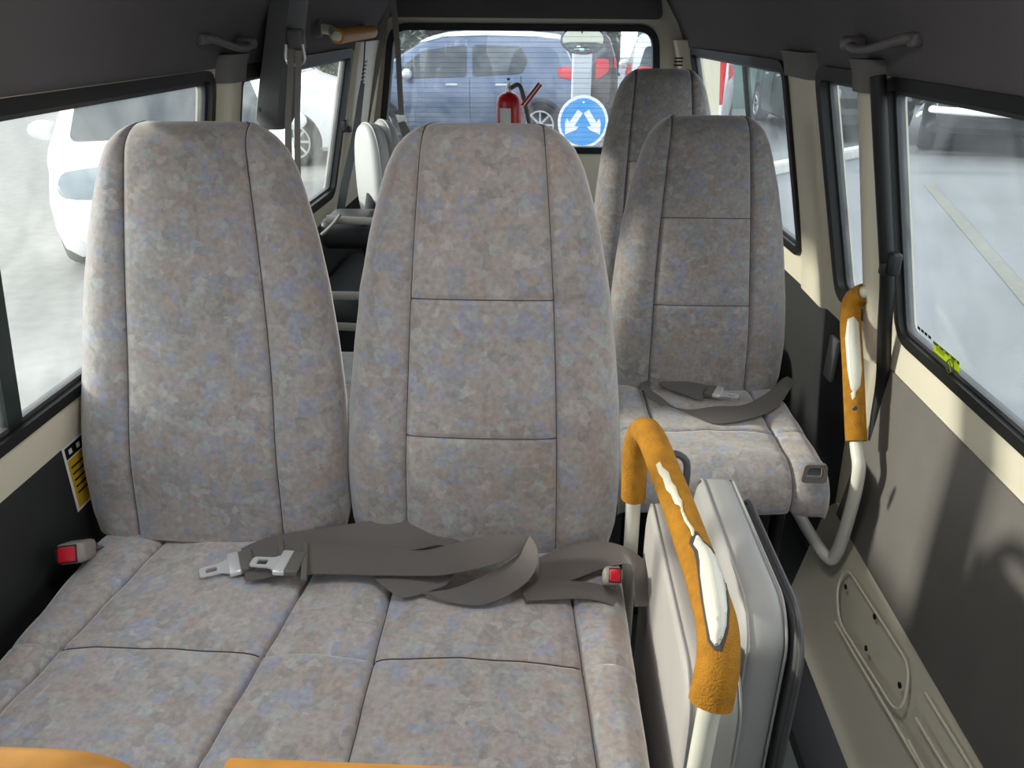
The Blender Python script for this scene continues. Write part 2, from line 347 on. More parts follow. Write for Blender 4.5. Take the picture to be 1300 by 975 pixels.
def offset(poly, d):
    n = len(poly); ar = sum(poly[i-1][0]*poly[i][1]-poly[i][0]*poly[i-1][1] for i in range(n)); s = 1 if ar > 0 else -1; out = []
    for i in range(n):
        a = Vector(poly[i-1]); p = Vector(poly[i]); q = Vector(poly[(i+1) % n])
        t = (q-p).normalized()+(p-a).normalized(); t = t.normalized() if t.length > 1e-6 else (q-p).normalized()
        out.append((p.x+t.y*s*d, p.y-t.x*s*d))
    return out
def ring(outer, inner, fn, th):
    b = bmesh.new(); n = len(outer); g = [[b.verts.new(Vector(fn(p[0], p[1], w))) for p in lp] for lp in (outer, inner) for w in (0, th)]
    for A, B in ((g[0], g[2]), (g[2], g[3]), (g[3], g[1]), (g[1], g[0])):
        for i in range(n): b.faces.new((A[i], A[(i+1)%n], B[(i+1)%n], B[i]))
    return b
def window(n, poly, fnX, sgn, m_frame=.020, proud=.012, divs=(), gm='glass', lower=None):
    f = side(fnX, sgn)
    b = ring(offset(poly, m_frame*.6), offset(poly, -m_frame), lambda u,v,w: f(u,v,w-proud), proud+.022)
    inn = offset(poly, -m_frame*.9)
    o = struct('window_%d' % n, b, M['rubber'], sharp=25)
    # thin bright-edged channel inside the rubber
    c = ring(offset(poly, -m_frame*.9), offset(poly, -m_frame*.9-.010), lambda u,v,w: f(u,v,w+.006), .016)
    obj('channel', c, M['shell'], o, sharp=25)
    g = plate(inn, [], lambda u,v,w: f(u,v,w+.012), .003); obj('pane', g, M[gm], o)
    for (ya, yb, wd) in divs:
        zt = max(p[1] for p in inn); zb = min(p[1] for p in inn)
        d = plate([(ya, zb), (ya+wd, zb), (yb+wd, zt), (yb, zt)], [], lambda u,v,w: f(u,v,w+.006), .016); obj('divider', d, M['divg'], o)
    return o
M['bezel'] = mat('bezel_plastic', (.52,.49,.48), .5); M['divg'] = mat('divider_green', (.13,.18,.17), .4)
dL = onL(20, 430)[0]
wr1 = window(1, RW[0], XR, 1, .014, .007)
wr2 = window(2, RW[1], XR, 1, .018, .014)
d3 = onR(943, 90)[0]; d3b = onR(951, 138)[0]; print('DIV3', d3, d3b, 'DL', dL)
wr3 = window(3, RW[2], XR, 1, .016, .010, [(d3+.02, d3-.0, .03)])
window(4, RW[3], XR, 1, .018, .010)
wl1 = window(5, LW[0], XL, -1, .013, .007, [(onL(33,520)[0]-.035, onL(-6,300)[0]-.04, .035)])
wl2 = window(6, LW[1], XL, -1, .020, .012)
window(7, LW[2], XL, -1, .018, .010)
# window latches
def latch(parent, c, s):
    b = rbox(c, s, .006); rbox((c[0]-.012*(1 if c[0] > 0 else -1), c[1]+.008, c[2]-.012), (s[0]*.7, s[1]*.6, s[2]*.55), .004, bm=b)
    return obj('latch', b, M['dark'], parent)
y, z = onR(1150, 335); latch(wr1, (XR(z)-.024, y, z), (.022,.030,.045))
y, z = onL(432, 160); latch(wl2, (XL(z)+.02, y, z), (.02,.05,.04))
# rear wall with its window
RWN = rpoly([(-.745,.795),(.475,.795),(.43,1.285),(-.665,1.292)], .075, 7)
fr = lambda u,v,w: (u, 3.50+w, v)
struct('wall_rear', plate([(-.86,-.1),(.75,-.1),(.75,.6),(.70,1.22),(.58,1.45),(.2,1.6),(-.3,1.6),(-.62,1.5),(-.75,1.25),(-.86,.6)], [RWN], fr, .05), M['beige'], sharp=30)
b = ring(offset(RWN, .012), offset(RWN, -.016), lambda u,v,w: fr(u,v,w-.012), .05); wr = struct('window_8', b, M['rubber'], sharp=25)
obj('pane', plate(offset(RWN, -.012), [], lambda u,v,w: fr(u,v,w+.02), .004), M['rglass'], wr)
b = NB()
for k in range(22): z = .83+k*.02; tube([(-.70+.0*k, 3.517, z), (.44, 3.517, z)], .0005, 4, bm=b)
obj('heating_line', b, M['shell'], wr)
b = plate(rpoly([(-.70,1.325),(.455,1.315),(.42,1.50),(-.1,1.575),(-.62,1.48)], .03), [], lambda u,v,w: (u, 3.488+w+.004*math.sin(u*37+v*20), v), .012, cuts=3); struct('trim_11', b, M['liner'])
# pillar vents
def slots(name, fn, sgn, y0, y1, zs, dy, dep):
    b = NB()
    for i, z in enumerate(zs): y = y0+(y1-y0)*i/max(1, len(zs)-1); rbox((fn(z, y)-sgn*dep, y, z), (.006, dy, .008), .002, 2, bm=b)
    return struct(name, b, M['black'])
ya, za = onL(457, 78); yb_, zb_ = onL(451, 118); slots('trim_12', XL, -1, ya, yb_, [za+(zb_-za)*i/8 for i in range(9)], .055, .020)
b = NB()
for k in range(3): rbox((P(862, 74, Y=3.39).x, 3.398, P(862, 74, Y=3.39).z-.013*k), (.035, .006, .006), .002, 2, bm=b)
struct('trim_13', b, M['black'])
frf = lambda u,v,w: (u, YF-w, v)
WS = rpoly([(-.70,.68),(.60,.68),(.54,1.24),(-.64,1.24)], .08, 6)
struct('wall_front', plate([(-.86,-.1),(.75,-.1),(.75,.6),(.70,1.22),(.58,1.45),(.2,1.6),(-.3,1.6),(-.62,1.5),(-.75,1.25),(-.86,.6)], [WS], frf, .05), M['dpanel'], sharp=30)
b = ring(offset(WS, .012), offset(WS, -.016), lambda u,v,w: frf(u,v,w-.012), .05); wf = struct('window_9', b, M['rubber'], sharp=25)
obj('pane', plate(offset(WS, -.012), [], lambda u,v,w: frf(u,v,w+.02), .004), M['rglass'], wf)
# floor, step well, sill
b = NB(); rbox((-.16, (YF+YB)/2, -.02), (1.36, YB-YF, .04), .004, bm=b); rbox((.62, 2.56, -.02), (.22, 1.92, .04), .004, bm=b); struct('floor', b, M['floor'])
struct('trim_18', rbox((.62, 1.605, -.09), (.30, .015, .16), .003), M['under'])
struct('trim_14', rbox((.60, .2, -.16), (.26, 2.8, .02), .003), M['under'])
b = plate([(1.58,-.05),(1.58,.25),(1.56,.275),(-.9,.275),(-.9,-.10)], [], lambda u,v,w: (.60+max(0,(v-.05))*.42 + (-max(0,.05-v)*-.25) + w, u, v), .012)
kick = struct('door_1', b, M['beige'], sharp=60)
def kp(px, py, e=0):   # a point on the lower door metal
    X = .64
    for _ in range(12): p = P(px, py, X=X); X = .60+max(0, p.z-.05)*.42 + max(0,.05-p.z)*.25
    return Vector((X-e, p.y, p.z))
def emboss(loop, r, name, m=M['beige'], closed=True):
    pts = [kp(*q) for q in loop]; n = len(pts); out = []
    for i in range(n):
        if not closed and i in (0, n-1): out.append(pts[i]); continue
        a, p, q = pts[i-1], pts[i], pts[(i+1) % n]; k1 = p+(a-p)*min(.45, .03/max(.01,(a-p).length)); k2 = p+(q-p)*min(.45, .03/max(.01,(q-p).length))
        for j in range(5): t = j/4; out.append((1-t)**2*k1+2*t*(1-t)*p+t*t*k2)
    return obj(name, tube(out, r, 8, closed=closed), m, kick)
emboss([(1075,720),(1155,845),(1150,890),(1138,905),(1065,790),(1062,745)], .0026, 'recess_rim')
emboss([(1060,790),(1190,1010)], .0028, 'rib', closed=False)
emboss([(1175,880),(1240,985)], .0028, 'rib', closed=False); emboss([(1163,912),(1210,990)], .0028, 'rib', closed=False); emboss([(1153,940),(1180,990)], .0028, 'rib', closed=False)
for q in ((1075,745),(1112,783),(1101,823),(1144,870)):
    p = kp(*q, e=.001); b = lathe([(.0001,0),(.006,0),(.006,.002),(.0001,.0022)], 12, mx=Matrix.Translation(p)@Matrix.Rotation(-PI/2, 4, 'Y')); obj('fixing_hole', b, M['black'], kick)
b = rbox((.475, .0, .003), (.05, 3.0, .008), .002); rbox((.50, .0, -.02), (.006, 3.0, .05), .002, bm=b); struct('trim_15', b, M['alu'])

# ---------------------------------------------------------------- seats
WT = [(0,.228),(.04,.238),(.12,.241),(.25,.236),(.35,.226),(.45,.212),(.53,.196),(.60,.177),(.64,.164),(.67,.149),(.69,.131),(.702,.113),(.71,.096)]
def samples(knots, n, seams, e=.006):
    s = set()
    a, b_ = knots
    for i in range(n+1): s.add(round(a+(b_-a)*i/n, 5))
    for q in seams:
        for k in (-2.2, -1, 0, 1, 2.2): s.add(round(q+k*e, 5))
    s = sorted(x for x in s if a <= x <= b_); out = [s[0]]
    for x in s[1:]:
        if x-out[-1] > e*.45: out.append(x)
    return out
def seat_back(parent, cx, Yb, zb, L=.716, rec=.235, wk=1.0, seams_h=(), name='backrest', D=.13, fabm='fab', sx=lambda s: .130-.035*(s/.71)**2, jitter=0):
    k = L/.71
    ss = [L*t for t in samples((0, 1), 40, [h/L for h in seams_h], .006)]
    # crown: denser rows
    ss = sorted(set([round(x,5) for x in ss if x < L-.06]+[round(L-.06*(1-math.sin(i/14*PI/2)),5) for i in range(15)]))
    us0 = [-1,-.99,-.97,-.94,-.9,-.85,-.79,-.72,-.65]
    cols = 46
    sr, cr = math.sin(rec), math.cos(rec)
    def W(x, s, n): return Vector((cx+x, Yb+s*sr-n*cr, zb+s*cr+n*sr))
    b = NB(); rings = []; seamL = []; seamR = []; hs = {h: [] for h in seams_h}
    fr_ = [i/24*2-1 for i in range(25)]
    for s in ss:
        w = interp(WT, s/k)*wk; q = min(sx(s/k)*wk, w*.90)
        t = max(0, (s-(L-.06))/.06); cd_ = math.sqrt(max(0, 1-t*t))*.92+.08
        x_in = [q*i/7 for i in range(-7, 8)]
        x_in = sorted(set(x_in+[q-.004,-q+.004,q-.009,-q+.009]))
        side_ = [q+(w-q)*v for v in (.03,.07,.13,.22,.34,.48,.62,.75,.86,.94,.98,1)]
        xs = [-x for x in reversed(side_)]+x_in+side_
        front = []
        for x in xs:
            u = abs(x)/w; d = D/2*cd_*(max(0, 1-u**3.4))**(1/2.2)
            bulge = .010*math.cos(min(1, abs(x)/q)*PI/2)**.5*cd_ if abs(x) < q else .011*math.sin(PI*min(1,(abs(x)-q)/(w-q)))*cd_
            lum = .012*math.exp(-((s-.16)/.10)**2)
            gv = .0075*math.exp(-((abs(x)-q)/.0032)**2)*cd_
            gh = sum(.004*math.exp(-((s-h)/.0035)**2) for h in seams_h)*(1 if abs(x) < q else .35)
            n = d+bulge+lum-gv-gh
            if jitter: n += jitter*.004*math.sin(s*60+x*30)*math.exp(-((s-.44)/.05)**2)*(1 if abs(x) > q else .2)
            front.append(W(x, s, n))
            if abs(abs(x)-q) < 1e-6: (seamR if x > 0 else seamL).append(W(x, s, n+.0003))
        for h in seams_h:
            if abs(s-h) < .002 and not hs[h]: hs[h] = [W(x, s, 0)+(f-W(x, s, 0))*1.0+Vector((0,-.0006,0)) for x, f in zip(xs, front) if abs(x) <= q]
        back = []
        for x in reversed(xs[1:-1:2]):
            u = abs(x)/w; back.append(W(x, s, -D*.42*cd_*(max(0, 1-u**5))**(1/2.5)))
        rings.append([b.verts.new(p) for p in front+back])
    n = len(rings[0])
    for i in range(len(rings)-1):
        for j in range(n): b.faces.new((rings[i][j], rings[i][(j+1)%n], rings[i+1][(j+1)%n], rings[i+1][j]))
    b.faces.new(rings[0][::-1])
    top = rings[-1]; nf = len(xs)
    c = b.verts.new(sum((v.co for v in top), Vector())/n + Vector((0,0,.001)))
    for j in range(n): b.faces.new((top[j], top[(j+1)%n], c))
    o = obj(name, b, M[fabm], parent, sharp=75)
    sb = NB()
    for sl in (seamL, seamR): tube(sl, .0013, 6, bm=sb)
    for h in seams_h:
        if len(hs[h]) > 2: tube(hs[h], .0011, 6, bm=sb)
    obj('seam', sb, M['seam'], o)
    return o
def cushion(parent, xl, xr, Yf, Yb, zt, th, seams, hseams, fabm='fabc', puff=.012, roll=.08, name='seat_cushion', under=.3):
    """seams: list of (x at back, x at front)"""
    cb = [xl[0]]+[s[0] for s in seams]+[xr[0]]; cf = [xl[1]]+[s[1] for s in seams]+[xr[1]]
    K = len(cb)-1; us = []
    for k in range(K):
        base = [.0,.015,.04,.09,.18,.3,.42,.5,.58,.7,.82,.91,.96,.985] if k not in () else []
        us += [k+v for v in base]
    us.append(K)
    # section profile: back-bottom -> top -> front roll -> underside
    prof = []   # (Y, z, kind)
    D = Yb-Yf; NT = 40
    tops = [Yb-(D-roll)*i/NT for i in range(NT+1)]
    for h in hseams: tops += [h-.008, h-.004, h, h+.004, h+.008]
    tops = sorted(set(round(t,4) for t in tops), reverse=True)
    for y in tops: prof.append((y, zt - .25*max(0, (y-(Yb-.03)))**1, 't'))
    for i in range(1, 13):
        a = i/12*PI*.62; prof.append((Yf+roll-roll*math.sin(a), zt-roll*(1-math.cos(a))*.95, 'r'))
    yl, zl = prof[-1][0], prof[-1][1]
    prof.append((yl+.03, min(zl-.01, zt-th), 'u')); prof.append((Yb-.05, zt-th, 'u')); prof.append((Yb, zt-th+.03, 'u'))
    b = NB(); rg = []; lines = [[] for _ in seams]; hl = {h: [] for h in hseams}
    for u in us:
        k = min(int(u), K-1); f = u-k; row = []
        for (y, z, kd) in prof:
            t = min(1, max(0, (Yb-y)/D)); L_ = [cb[i]+(cf[i]-cb[i])*t for i in range(K+1)]
            x = L_[k]+(L_[k+1]-L_[k])*f; w = L_[k+1]-L_[k]
            dl = min(abs(x-q) for q in L_[1:-1]) if K > 1 else 1
            pf = puff*(math.sin(PI*f)**.55)*(1.0 if kd != 'u' else .0)
            edge = min(x-L_[0], L_[-1]-x); er = .032
            drop = (er-math.sqrt(max(0, er*er-(er-edge)**2))) if edge < er else 0
            g = .009*math.exp(-(dl/.0035)**2) if kd != 'u' else 0
            g += sum(.005*math.exp(-((y-h)/.004)**2) for h in hseams) if kd == 't' else 0
            wr_ = .0025*math.sin(x*41+y*23)*math.sin(y*37-x*19) if kd == 't' else 0
            if kd == 't': v = Vector((x, y, z+pf-g+wr_-drop))
            elif kd == 'r':
                a = math.atan2(Yf+roll-y, .001+ (z-(zt-roll))) ; nv = Vector((0, -math.sin(a), math.cos(a))) if z > zt-roll else Vector((0,-1,-.2)).normalized()
                v = Vector((x, y, z)) + nv*(pf-g) + Vector((0, drop*.6*min(1,(zt-z)/roll), -drop))
            else: v = Vector((min(max(x, L_[0]+.015), L_[-1]-.015), y, z))
            row.append(b.verts.new(v))
            if kd != 'u' and f == 0 and 0 < k < K: lines[k-1].append(v+Vector((0,-.0002 if kd=='r' else 0,.0003)))
            if kd == 't' and y in hl and not (k in (0, K-1) and K > 2): hl[y].append((k, v+Vector((0,0,.001))))
        rg.append(row)
    n = len(prof)
    for i in range(len(us)-1):
        for j in range(n): b.faces.new((rg[i][j], rg[i][(j+1)%n], rg[i+1][(j+1)%n], rg[i+1][j]))
    b.faces.new(rg[0]); b.faces.new(rg[-1][::-1])
    o = obj(name, b, M[fabm], parent, sharp=75)
    sb = NB()
    for l in lines: tube(l, .0013, 6, bm=sb)
    for h, l in hl.items():
        for k in set(q[0] for q in l):
            if K == 5 and k == 2: continue
            seg = [q[1] for q in l if q[0] == k]
            if len(seg) > 2: tube(seg, .0011, 6, bm=sb)
    obj('seam', sb, M['seam'], o)
    return o
def legs(parent, xs, ys, z0, m='dark', r=.016):
    for x in xs:
        for y in ys: obj('leg', tube([(x, y, 0), (x, y, z0)], r, 12), M[m], parent)

# --- double bench
bench = thing('bench_seat', (-.33, .9, 0), 'two-place bench with patterned grey velour, the nearest seat in the van', 'van seat')
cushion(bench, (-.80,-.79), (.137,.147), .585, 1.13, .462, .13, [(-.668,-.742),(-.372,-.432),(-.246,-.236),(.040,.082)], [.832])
bl = seat_back(bench, -.588, 1.155, .455, name='backrest', seams_h=())
br = seat_back(bench, -.105, 1.150, .455, name='backrest', seams_h=(.435, .205), jitter=1)
bl['label'] = 'left backrest with a plain centre panel'; br['label'] = 'right backrest with two cross seams'
legs(bench, (-.72, .05), (.72, 1.05), .34)
b = rbox((-.33, .88, .325), (.86, .42, .03), .01); obj('seat_frame', b, M['shell'], bench)
# --- single right-hand seats
def single(name, label, cx, Yb, zt, L, wk, front=True, seams_h=(), yf=.42):
    t = thing(name, (cx, Yb-.2, 0), label, 'van seat', 'single seats along the right side')
    w = .232*wk
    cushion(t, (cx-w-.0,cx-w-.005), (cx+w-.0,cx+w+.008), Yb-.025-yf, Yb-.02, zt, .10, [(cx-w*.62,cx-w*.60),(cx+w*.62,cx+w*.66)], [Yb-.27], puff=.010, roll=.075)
    seat_back(t, cx, Yb+.01, zt-.015, L=L, wk=wk, seams_h=seams_h)
    legs(t, (cx-w*.7, cx+w*.7), (Yb-.35, Yb-.08), zt-.09)
    obj('seat_frame', rbox((cx, Yb-.22, zt-.115), (w*1.7, .34, .03), .01), M['dark'], t)
    return t
s1 = single('passenger_seat', 'grey velour single seat with a belt lying open on its cushion', .385, 1.83, .455, .675, .93, seams_h=(.43,.22))
s2 = single('passenger_seat', 'rearmost high-backed grey velour seat, behind the seat with the belt on it', .365, 2.55, .455, .745, .90, seams_h=(.45,))
# adjuster loop on the front corner of the cushion
p = P(1033, 598, Y=1.372); fx = lambda u,v,w: (p.x+u, p.y-.004-w, p.z+v)
b = plate(rpoly([(-.026,-.022),(.026,-.022),(.022,.022),(-.024,.022)], .01), [rpoly([(-.017,-.010),(.017,-.010),(.014,.014),(-.015,.014)], .006)], fx, .008); o = obj('adjuster_bezel', b, M['bezel'], s1)
b = plate(rpoly([(-.014,-.008),(.014,-.008),(.012,.012),(-.012,.012)], .004), [], lambda u,v,w: (p.x+u, p.y-.001-w, p.z+v), .004); obj('adjuster_tab', b, M['post'], o)
# --- folded jump seat standing beside the bench
fs = thing('folding_seat', (.25, .9, 0), 'folded aisle seat in grey vinyl standing upright beside the yellow grab rail', 'van seat')
def slab(x0, x1, y0, y1, z0, z1, r, er, m, name, parent, ch=.07):
    ol = rpoly([(y0, z0), (y0, z1-ch*.55), (y0+ch*.55, z1), (y1-.02, z1-.01), (y1, z1-.06), (y1, z0)], r, 6); b = NB(); rows = []
    th = x1-x0; prof = [(0, er), (.0, er)] ; K = 7
    lay = [(er*(1-math.sin(i/K*PI/2)), x0+er*(1-math.cos(i/K*PI/2))) for i in range(K+1)]
    lay += [(0, (x0+x1)/2)] + [(d, x0+x1-x) for d, x in reversed(lay)]
    for d, x in lay: rows.append([b.verts.new((x, q[0], q[1])) for q in offset(ol, -d-.0005)])
    n = len(ol)
    for i in range(len(rows)-1):
        for j in range(n): b.faces.new((rows[i][j], rows[i][(j+1)%n], rows[i+1][(j+1)%n], rows[i+1][j]))
    b.faces.new(rows[0][::-1]); b.faces.new(rows[-1]); return obj(name, b, M[m], parent, sharp=55), [(x0+x1)/2, ol]
sa, oa = slab(.172, .240, .650, 1.075, .20, .615, .05, .016, 'lvinyl', 'backrest', fs)
sb_, ob = slab(.243, .306, .715, 1.075, .16, .665, .05, .024, 'vinyl', 'seat_cushion', fs)
sc_, oc = slab(.306, .318, .705, 1.02, .15, .655, .05, .006, 'shell', 'seat_pan', fs)
for par, oo, xx, er, rr in ((sa, oa, (.177,.235), .016, .0016), (sb_, ob, (.251,.298), .016, .0018)):
    b = NB()
    for x in xx: tube([(x, q[0], q[1]) for q in offset(oo[1], -er*.15)], rr, 6, closed=True, bm=b)
    obj('piping', b, M['vinyl'], par)
b = tube([(.312, q[0], q[1]) for q in offset(oc[1], .003)], .004, 8, closed=True); obj('edge_tube', b, M['shell'], fs)
b = tube([(.235, 1.085, .60), (.235, 1.10, .65), (.205, 1.10, .66), (.20, 1.09, .60)], .006, 8, smooth_n=5); obj('strap_loop', b, M['shell'], fs)
b = rbox((.25, .88, .10), (.11, .26, .11), .01); rbox((.25, .88, .02), (.14, .30, .04), .008, bm=b); obj('hinge_bracket', b, M['dark'], fs)

# --- yellow padded grab rail beside the bench
rail = thing('grab_rail', (.16, .8, 0), 'cream tube grab rail with torn yellow foam, between the bench and the folded seat', 'grab rail')
path = [(.157,1.092,.0),(.156,1.092,.30),(.154,1.09,.52),(.150,1.085,.63),(.149,1.078,.685),(.153,1.055,.728),(.161,1.01,.741),(.176,.925,.722),(.187,.86,.706),(.196,.78,.694),(.199,.72,.690),(.199,.675,.688),(.195,.640,.672),(.188,.620,.640),(.184,.612,.60),(.181,.609,.50),(.18,.609,.25),(.18,.609,.0)]
full = cat_pts(path, 10)
obj('tube', tube(full, .0125, 16), M['wpaint'], rail)
def cut(full, a, b_): return full[int(len(full)*0)+a: b_]
i0 = min(range(len(full)), key=lambda i: (full[i]-Vector((.151,1.085,.588))).length); i1 = min(range(len(full)), key=lambda i: (full[i]-Vector((.187,.618,.635))).length)
fp = full[i0:i1+1]
foam = obj('foam_sleeve', tube(fp, lambda t: .0205+.0035*t, 22), M['foam'], rail)
fp = cat_pts(fp, 12)
def skin_of(o):
    off = wloc(o); me = o.data
    return BVHTree.FromPolygons([v.co+off for v in me.vertices], [tuple(p.vertices) for p in me.polygons])
skin = skin_of(foam)
def on_foam(px, py, lift=.0):
    """point on the sleeve's skin met by the sight line of a photo point"""
    d = (FW + RT*((px-650)/F) + UP*((487.5-py)/F)).normalized(); o = Vector((0,0,H)); h = skin.ray_cast(o, d)
    if h[0] is None: n = skin.find_nearest(o+d*1.0); h = skin.find_nearest(o+d*(n[0]-o).dot(d))
    n = h[1] if h[1].dot(d) < 0 else -h[1]; return h[0]+n*lift
def segd(p, a, b):
    p, a, b = Vector(p), Vector(a), Vector(b); t = max(0, min(1, (p-a).dot(b-a)/max(1e-9, (b-a).length_squared))); return (p-a-(b-a)*t).length
def foam_patch(loop, lift, name, m, dome=0, par=foam):
    b = NB(); vs = [b.verts.new((x, y, 0)) for x, y in loop]; es = [b.edges.new((vs[i], vs[(i+1)%len(vs)])) for i in range(len(vs))]
    bmesh.ops.triangle_fill(b, use_beauty=True, use_dissolve=False, edges=es)
    for _ in range(4): bmesh.ops.subdivide_edges(b, edges=[e for e in b.edges if e.calc_length() > 4], cuts=1); bmesh.ops.triangulate(b, faces=b.faces)
    bd = set(v for e in b.edges if len(e.link_faces) == 1 for v in e.verts)
    for v in b.verts:
        x, y = v.co.x, v.co.y; dm = min(segd((x, y), loop[i-1], loop[i]) for i in range(len(loop))) if dome else 0
        v.co = on_foam(x, y, (lift + min(dome, dome*(dm/14)**.7) if v not in bd else min(lift, .0008)))
    return obj(name, b, M[m], par)
foam_patch([(833,590),(838,586),(842,594),(849,600),(853,612),(858,618),(862,630),(866,636),(867,648),(862,642),(857,640),(852,628),(846,622),(842,608),(837,602)], .0022, 'torn_patch', 'torn')
foam_patch([(865,640),(868,650),(874,662),(881,672),(882,680),(879,684),(876,672),(869,662),(864,648)], .0022, 'tear_line', 'torn')
foam_patch([(884,678),(889,683),(892,688),(901,698),(910,712),(916,730),(921,752),(923,775),(922,795),(918,810),(913,820),(908,821),(902,812),(898,790),(893,760),(889,730),(888,712),(886,700),(880,692)], .0030, 'exposed_tube', 'wpaint', dome=.007)
foam_patch([(879,674),(886,676),(892,686),(903,695),(912,711),(919,730),(924,752),(926,775),(925,797),(921,814),(916,827),(907,826),(899,815),(895,790),(890,760),(886,730),(884,712),(881,700),(875,690)], .0012, 'tear_edge', 'stdark2' if 'stdark2' in M else 'seam')
# ---------------------------------------------------------------- belts
def R2(rows): return [(P(a[0], a[1], Z=z), P(b_[0], b_[1], Z=z2)) for a, b_, z, z2 in rows]
def tongue(parent, pos, ang, sc=1.0, m='chrome', tilt=0):
    """steel tongue lying flat: blade points along ang"""
    mx = Matrix.Translation(Vector(pos))@Matrix.Rotation(ang, 4, 'Z')@Matrix.Rotation(tilt, 4, 'Y')
    f = lambda u,v,w: mx@Vector((u*sc, v*sc, w))
    bl_ = plate(rpoly([(0,-.024),(.014,-.013),(.05,-.012),(.05,.012),(.014,.013),(0,.024)], .006), [rpoly([(.022,-.0065),(.040,-.0065),(.040,.0065),(.022,.0065)], .002)], f, .0028)
    o = obj('latch_plate', bl_, M[m], parent)
    b = bmesh.new(); join(b, rbox((-.006*sc,0,.003), (.020*sc,.058*sc,.010), .003)); bmesh.ops.transform(b, matrix=mx, verts=b.verts)
    obj('webbing_slot', b, M[m], parent)
    b = bmesh.new(); join(b, rbox((-.026*sc,0,.002), (.024*sc,.054*sc,.012), .003)); bmesh.ops.transform(b, matrix=mx, verts=b.verts)
    obj('plastic_cover', b, M['pbeltA'], parent)
def stitchbar(parent, a, b_, w=.010):
    a, b_ = Vector(a), Vector(b_); d = (b_-a).normalized(); L = (b_-a).length; mx = Matrix.Rotation(math.atan2(d.y, d.x), 4, 'Z')
    obj('keeper', rbox((a+b_)/2, (L*1.06, w, .007), .002, mx=mx), M['pbeltA'], parent)
zz = .478
A = thing('seat_belt', P(430, 700, Z=.49), 'grey lap belt whose bright steel tongue reaches farthest over the left bench cushion', 'seat belt')
rows = [((306,697),(312,738),zz+.004,zz+.004),((330,686),(345,732),zz+.010,zz+.006),((362,678),(367,716),zz+.016,zz+.010),((428,668),(438,694),zz+.026,zz+.012),((474,661),(484,696),zz+.036,zz+.014),((515,655),(525,698),zz+.044,zz+.012),((545,658),(555,692),zz+.040,zz+.010),((576,673),(570,695),zz+.026,zz+.008),((590,685),(578,700),zz+.014,zz+.004)]
obj('webbing', ribbon(R2(rows)), M['belt'], A)
pA = P(293, 719, Z=zz+.004); pA2 = P(262, 728, Z=zz+.002)
tongue(A, pA, math.atan2(pA2.y-pA.y, pA2.x-pA.x), .98)
stitchbar(A, P(356, 684, Z=zz+.016), P(360, 722, Z=zz+.010))
B = thing('seat_belt', P(560, 700, Z=.49), 'grey lap belt with darker steel tongue, its long webbing looped over the right bench cushion', 'seat belt')
rows = [((372,691),(372,735),zz+.020,zz+.014),((393,691),(395,729),zz+.022,zz+.016),((454,693),(454,730),zz+.024,zz+.018),((505,697),(510,731),zz+.026,zz+.024),((530,699),(540,731),zz+.028,zz+.030),((555,696),(562,730),zz+.034,zz+.034),((606,683),(606,722),zz+.046,zz+.034),((645,679),(640,712),zz+.052,zz+.034),((672,680),(662,700),zz+.054,zz+.036)]
obj('webbing', ribbon(R2(rows), sub=10), M['belt'], B)
rows = [((662,700),(673,680),zz+.036,zz+.054),((650,711),(683,700),zz+.026,zz+.050),((632,722),(679,725),zz+.022,zz+.038),((604,736),(656,749),zz+.020,zz+.020),((576,747),(612,768),zz+.014,zz+.008),((550,751),(570,764),zz+.010,zz+.004),((534,752),(545,757),zz+.006,zz+.003)]
obj('webbing_fold', ribbon(R2(rows), sub=10), M['belt'], B)
rows = [((474,731),(475,735),zz+.012,zz+.010),((498,731),(506,757),zz+.016,zz+.003),((538,731),(532,755),zz+.020,zz+.004),((578,729),(566,743),zz+.022,zz+.012)]
obj('webbing_fold', ribbon(R2(rows)), M['belt'], B)
pB = P(356, 716, Z=zz+.018); pB2 = P(330, 717, Z=zz+.014)
tongue(B, pB, math.atan2(pB2.y-pB.y, pB2.x-pB.x), .98, 'steel2' if 'steel2' in M else 'chrome')
stitchbar(B, P(388, 690, Z=zz+.024), P(386, 737, Z=zz+.018))
D_ = thing('seat_belt', P(740, 720, Z=.49), 'short grey belt end twisted from behind the bench to the right-hand buckle', 'seat belt')
rows = [((684,708),(684,748),zz+.008,zz+.002),((720,694),(722,738),zz+.016,zz+.006),((752,688),(765,722),zz+.026,zz+.012),((780,690),(796,716),zz+.030,zz+.020),((803,700),(803,722),zz+.028,zz+.026),((822,718),(806,734),zz+.018,zz+.026),((826,745),(806,752),zz+.004,zz+.012),((822,770),(806,770),zz-.008,zz-.004)]
obj('webbing', ribbon(R2(rows)), M['belt'], D_)
rows = [((656,742),(668,763),zz+.004,zz+.001),((690,737),(692,762),zz+.008,zz+.002),((730,738),(730,760),zz+.010,zz+.002),((760,742),(756,762),zz+.010,zz+.003),((785,752),(778,768),zz+.004,zz+.001)]
obj('webbing_loop', ribbon(R2(rows), arch=.003), M['belt'], D_)
def buckle(name, c, s, mx, label, redc, reds):
    t = thing(name, c, label, 'belt buckle')
    b = rbox(c, s, .008, mx=mx); o = obj('housing', b, M['buckle'], t)
    b = rbox(Vector(c)+mx@Vector(redc), reds, .003, mx=mx); obj('release_button', b, M['red'], t)
    b = rbox(Vector(c)+mx@(Vector(redc)+Vector((0, .001, .0))), (reds[0]*1.14, reds[1]*.9, reds[2]*1.14), .002, mx=mx); obj('button_frame', b, M['dark'], t)
    q = Vector(c); return t
mx = (Matrix.Rotation(.25, 3, 'Z')@Matrix.Rotation(-.5, 3, 'X')).to_4x4()
c = P(97, 700, Y=1.02); cb = buckle('belt_buckle', c, (.046,.062,.034), mx, 'grey belt buckle with red button between the bench and the left wall', (-.004,-.031,.0), (.028,.006,.026))
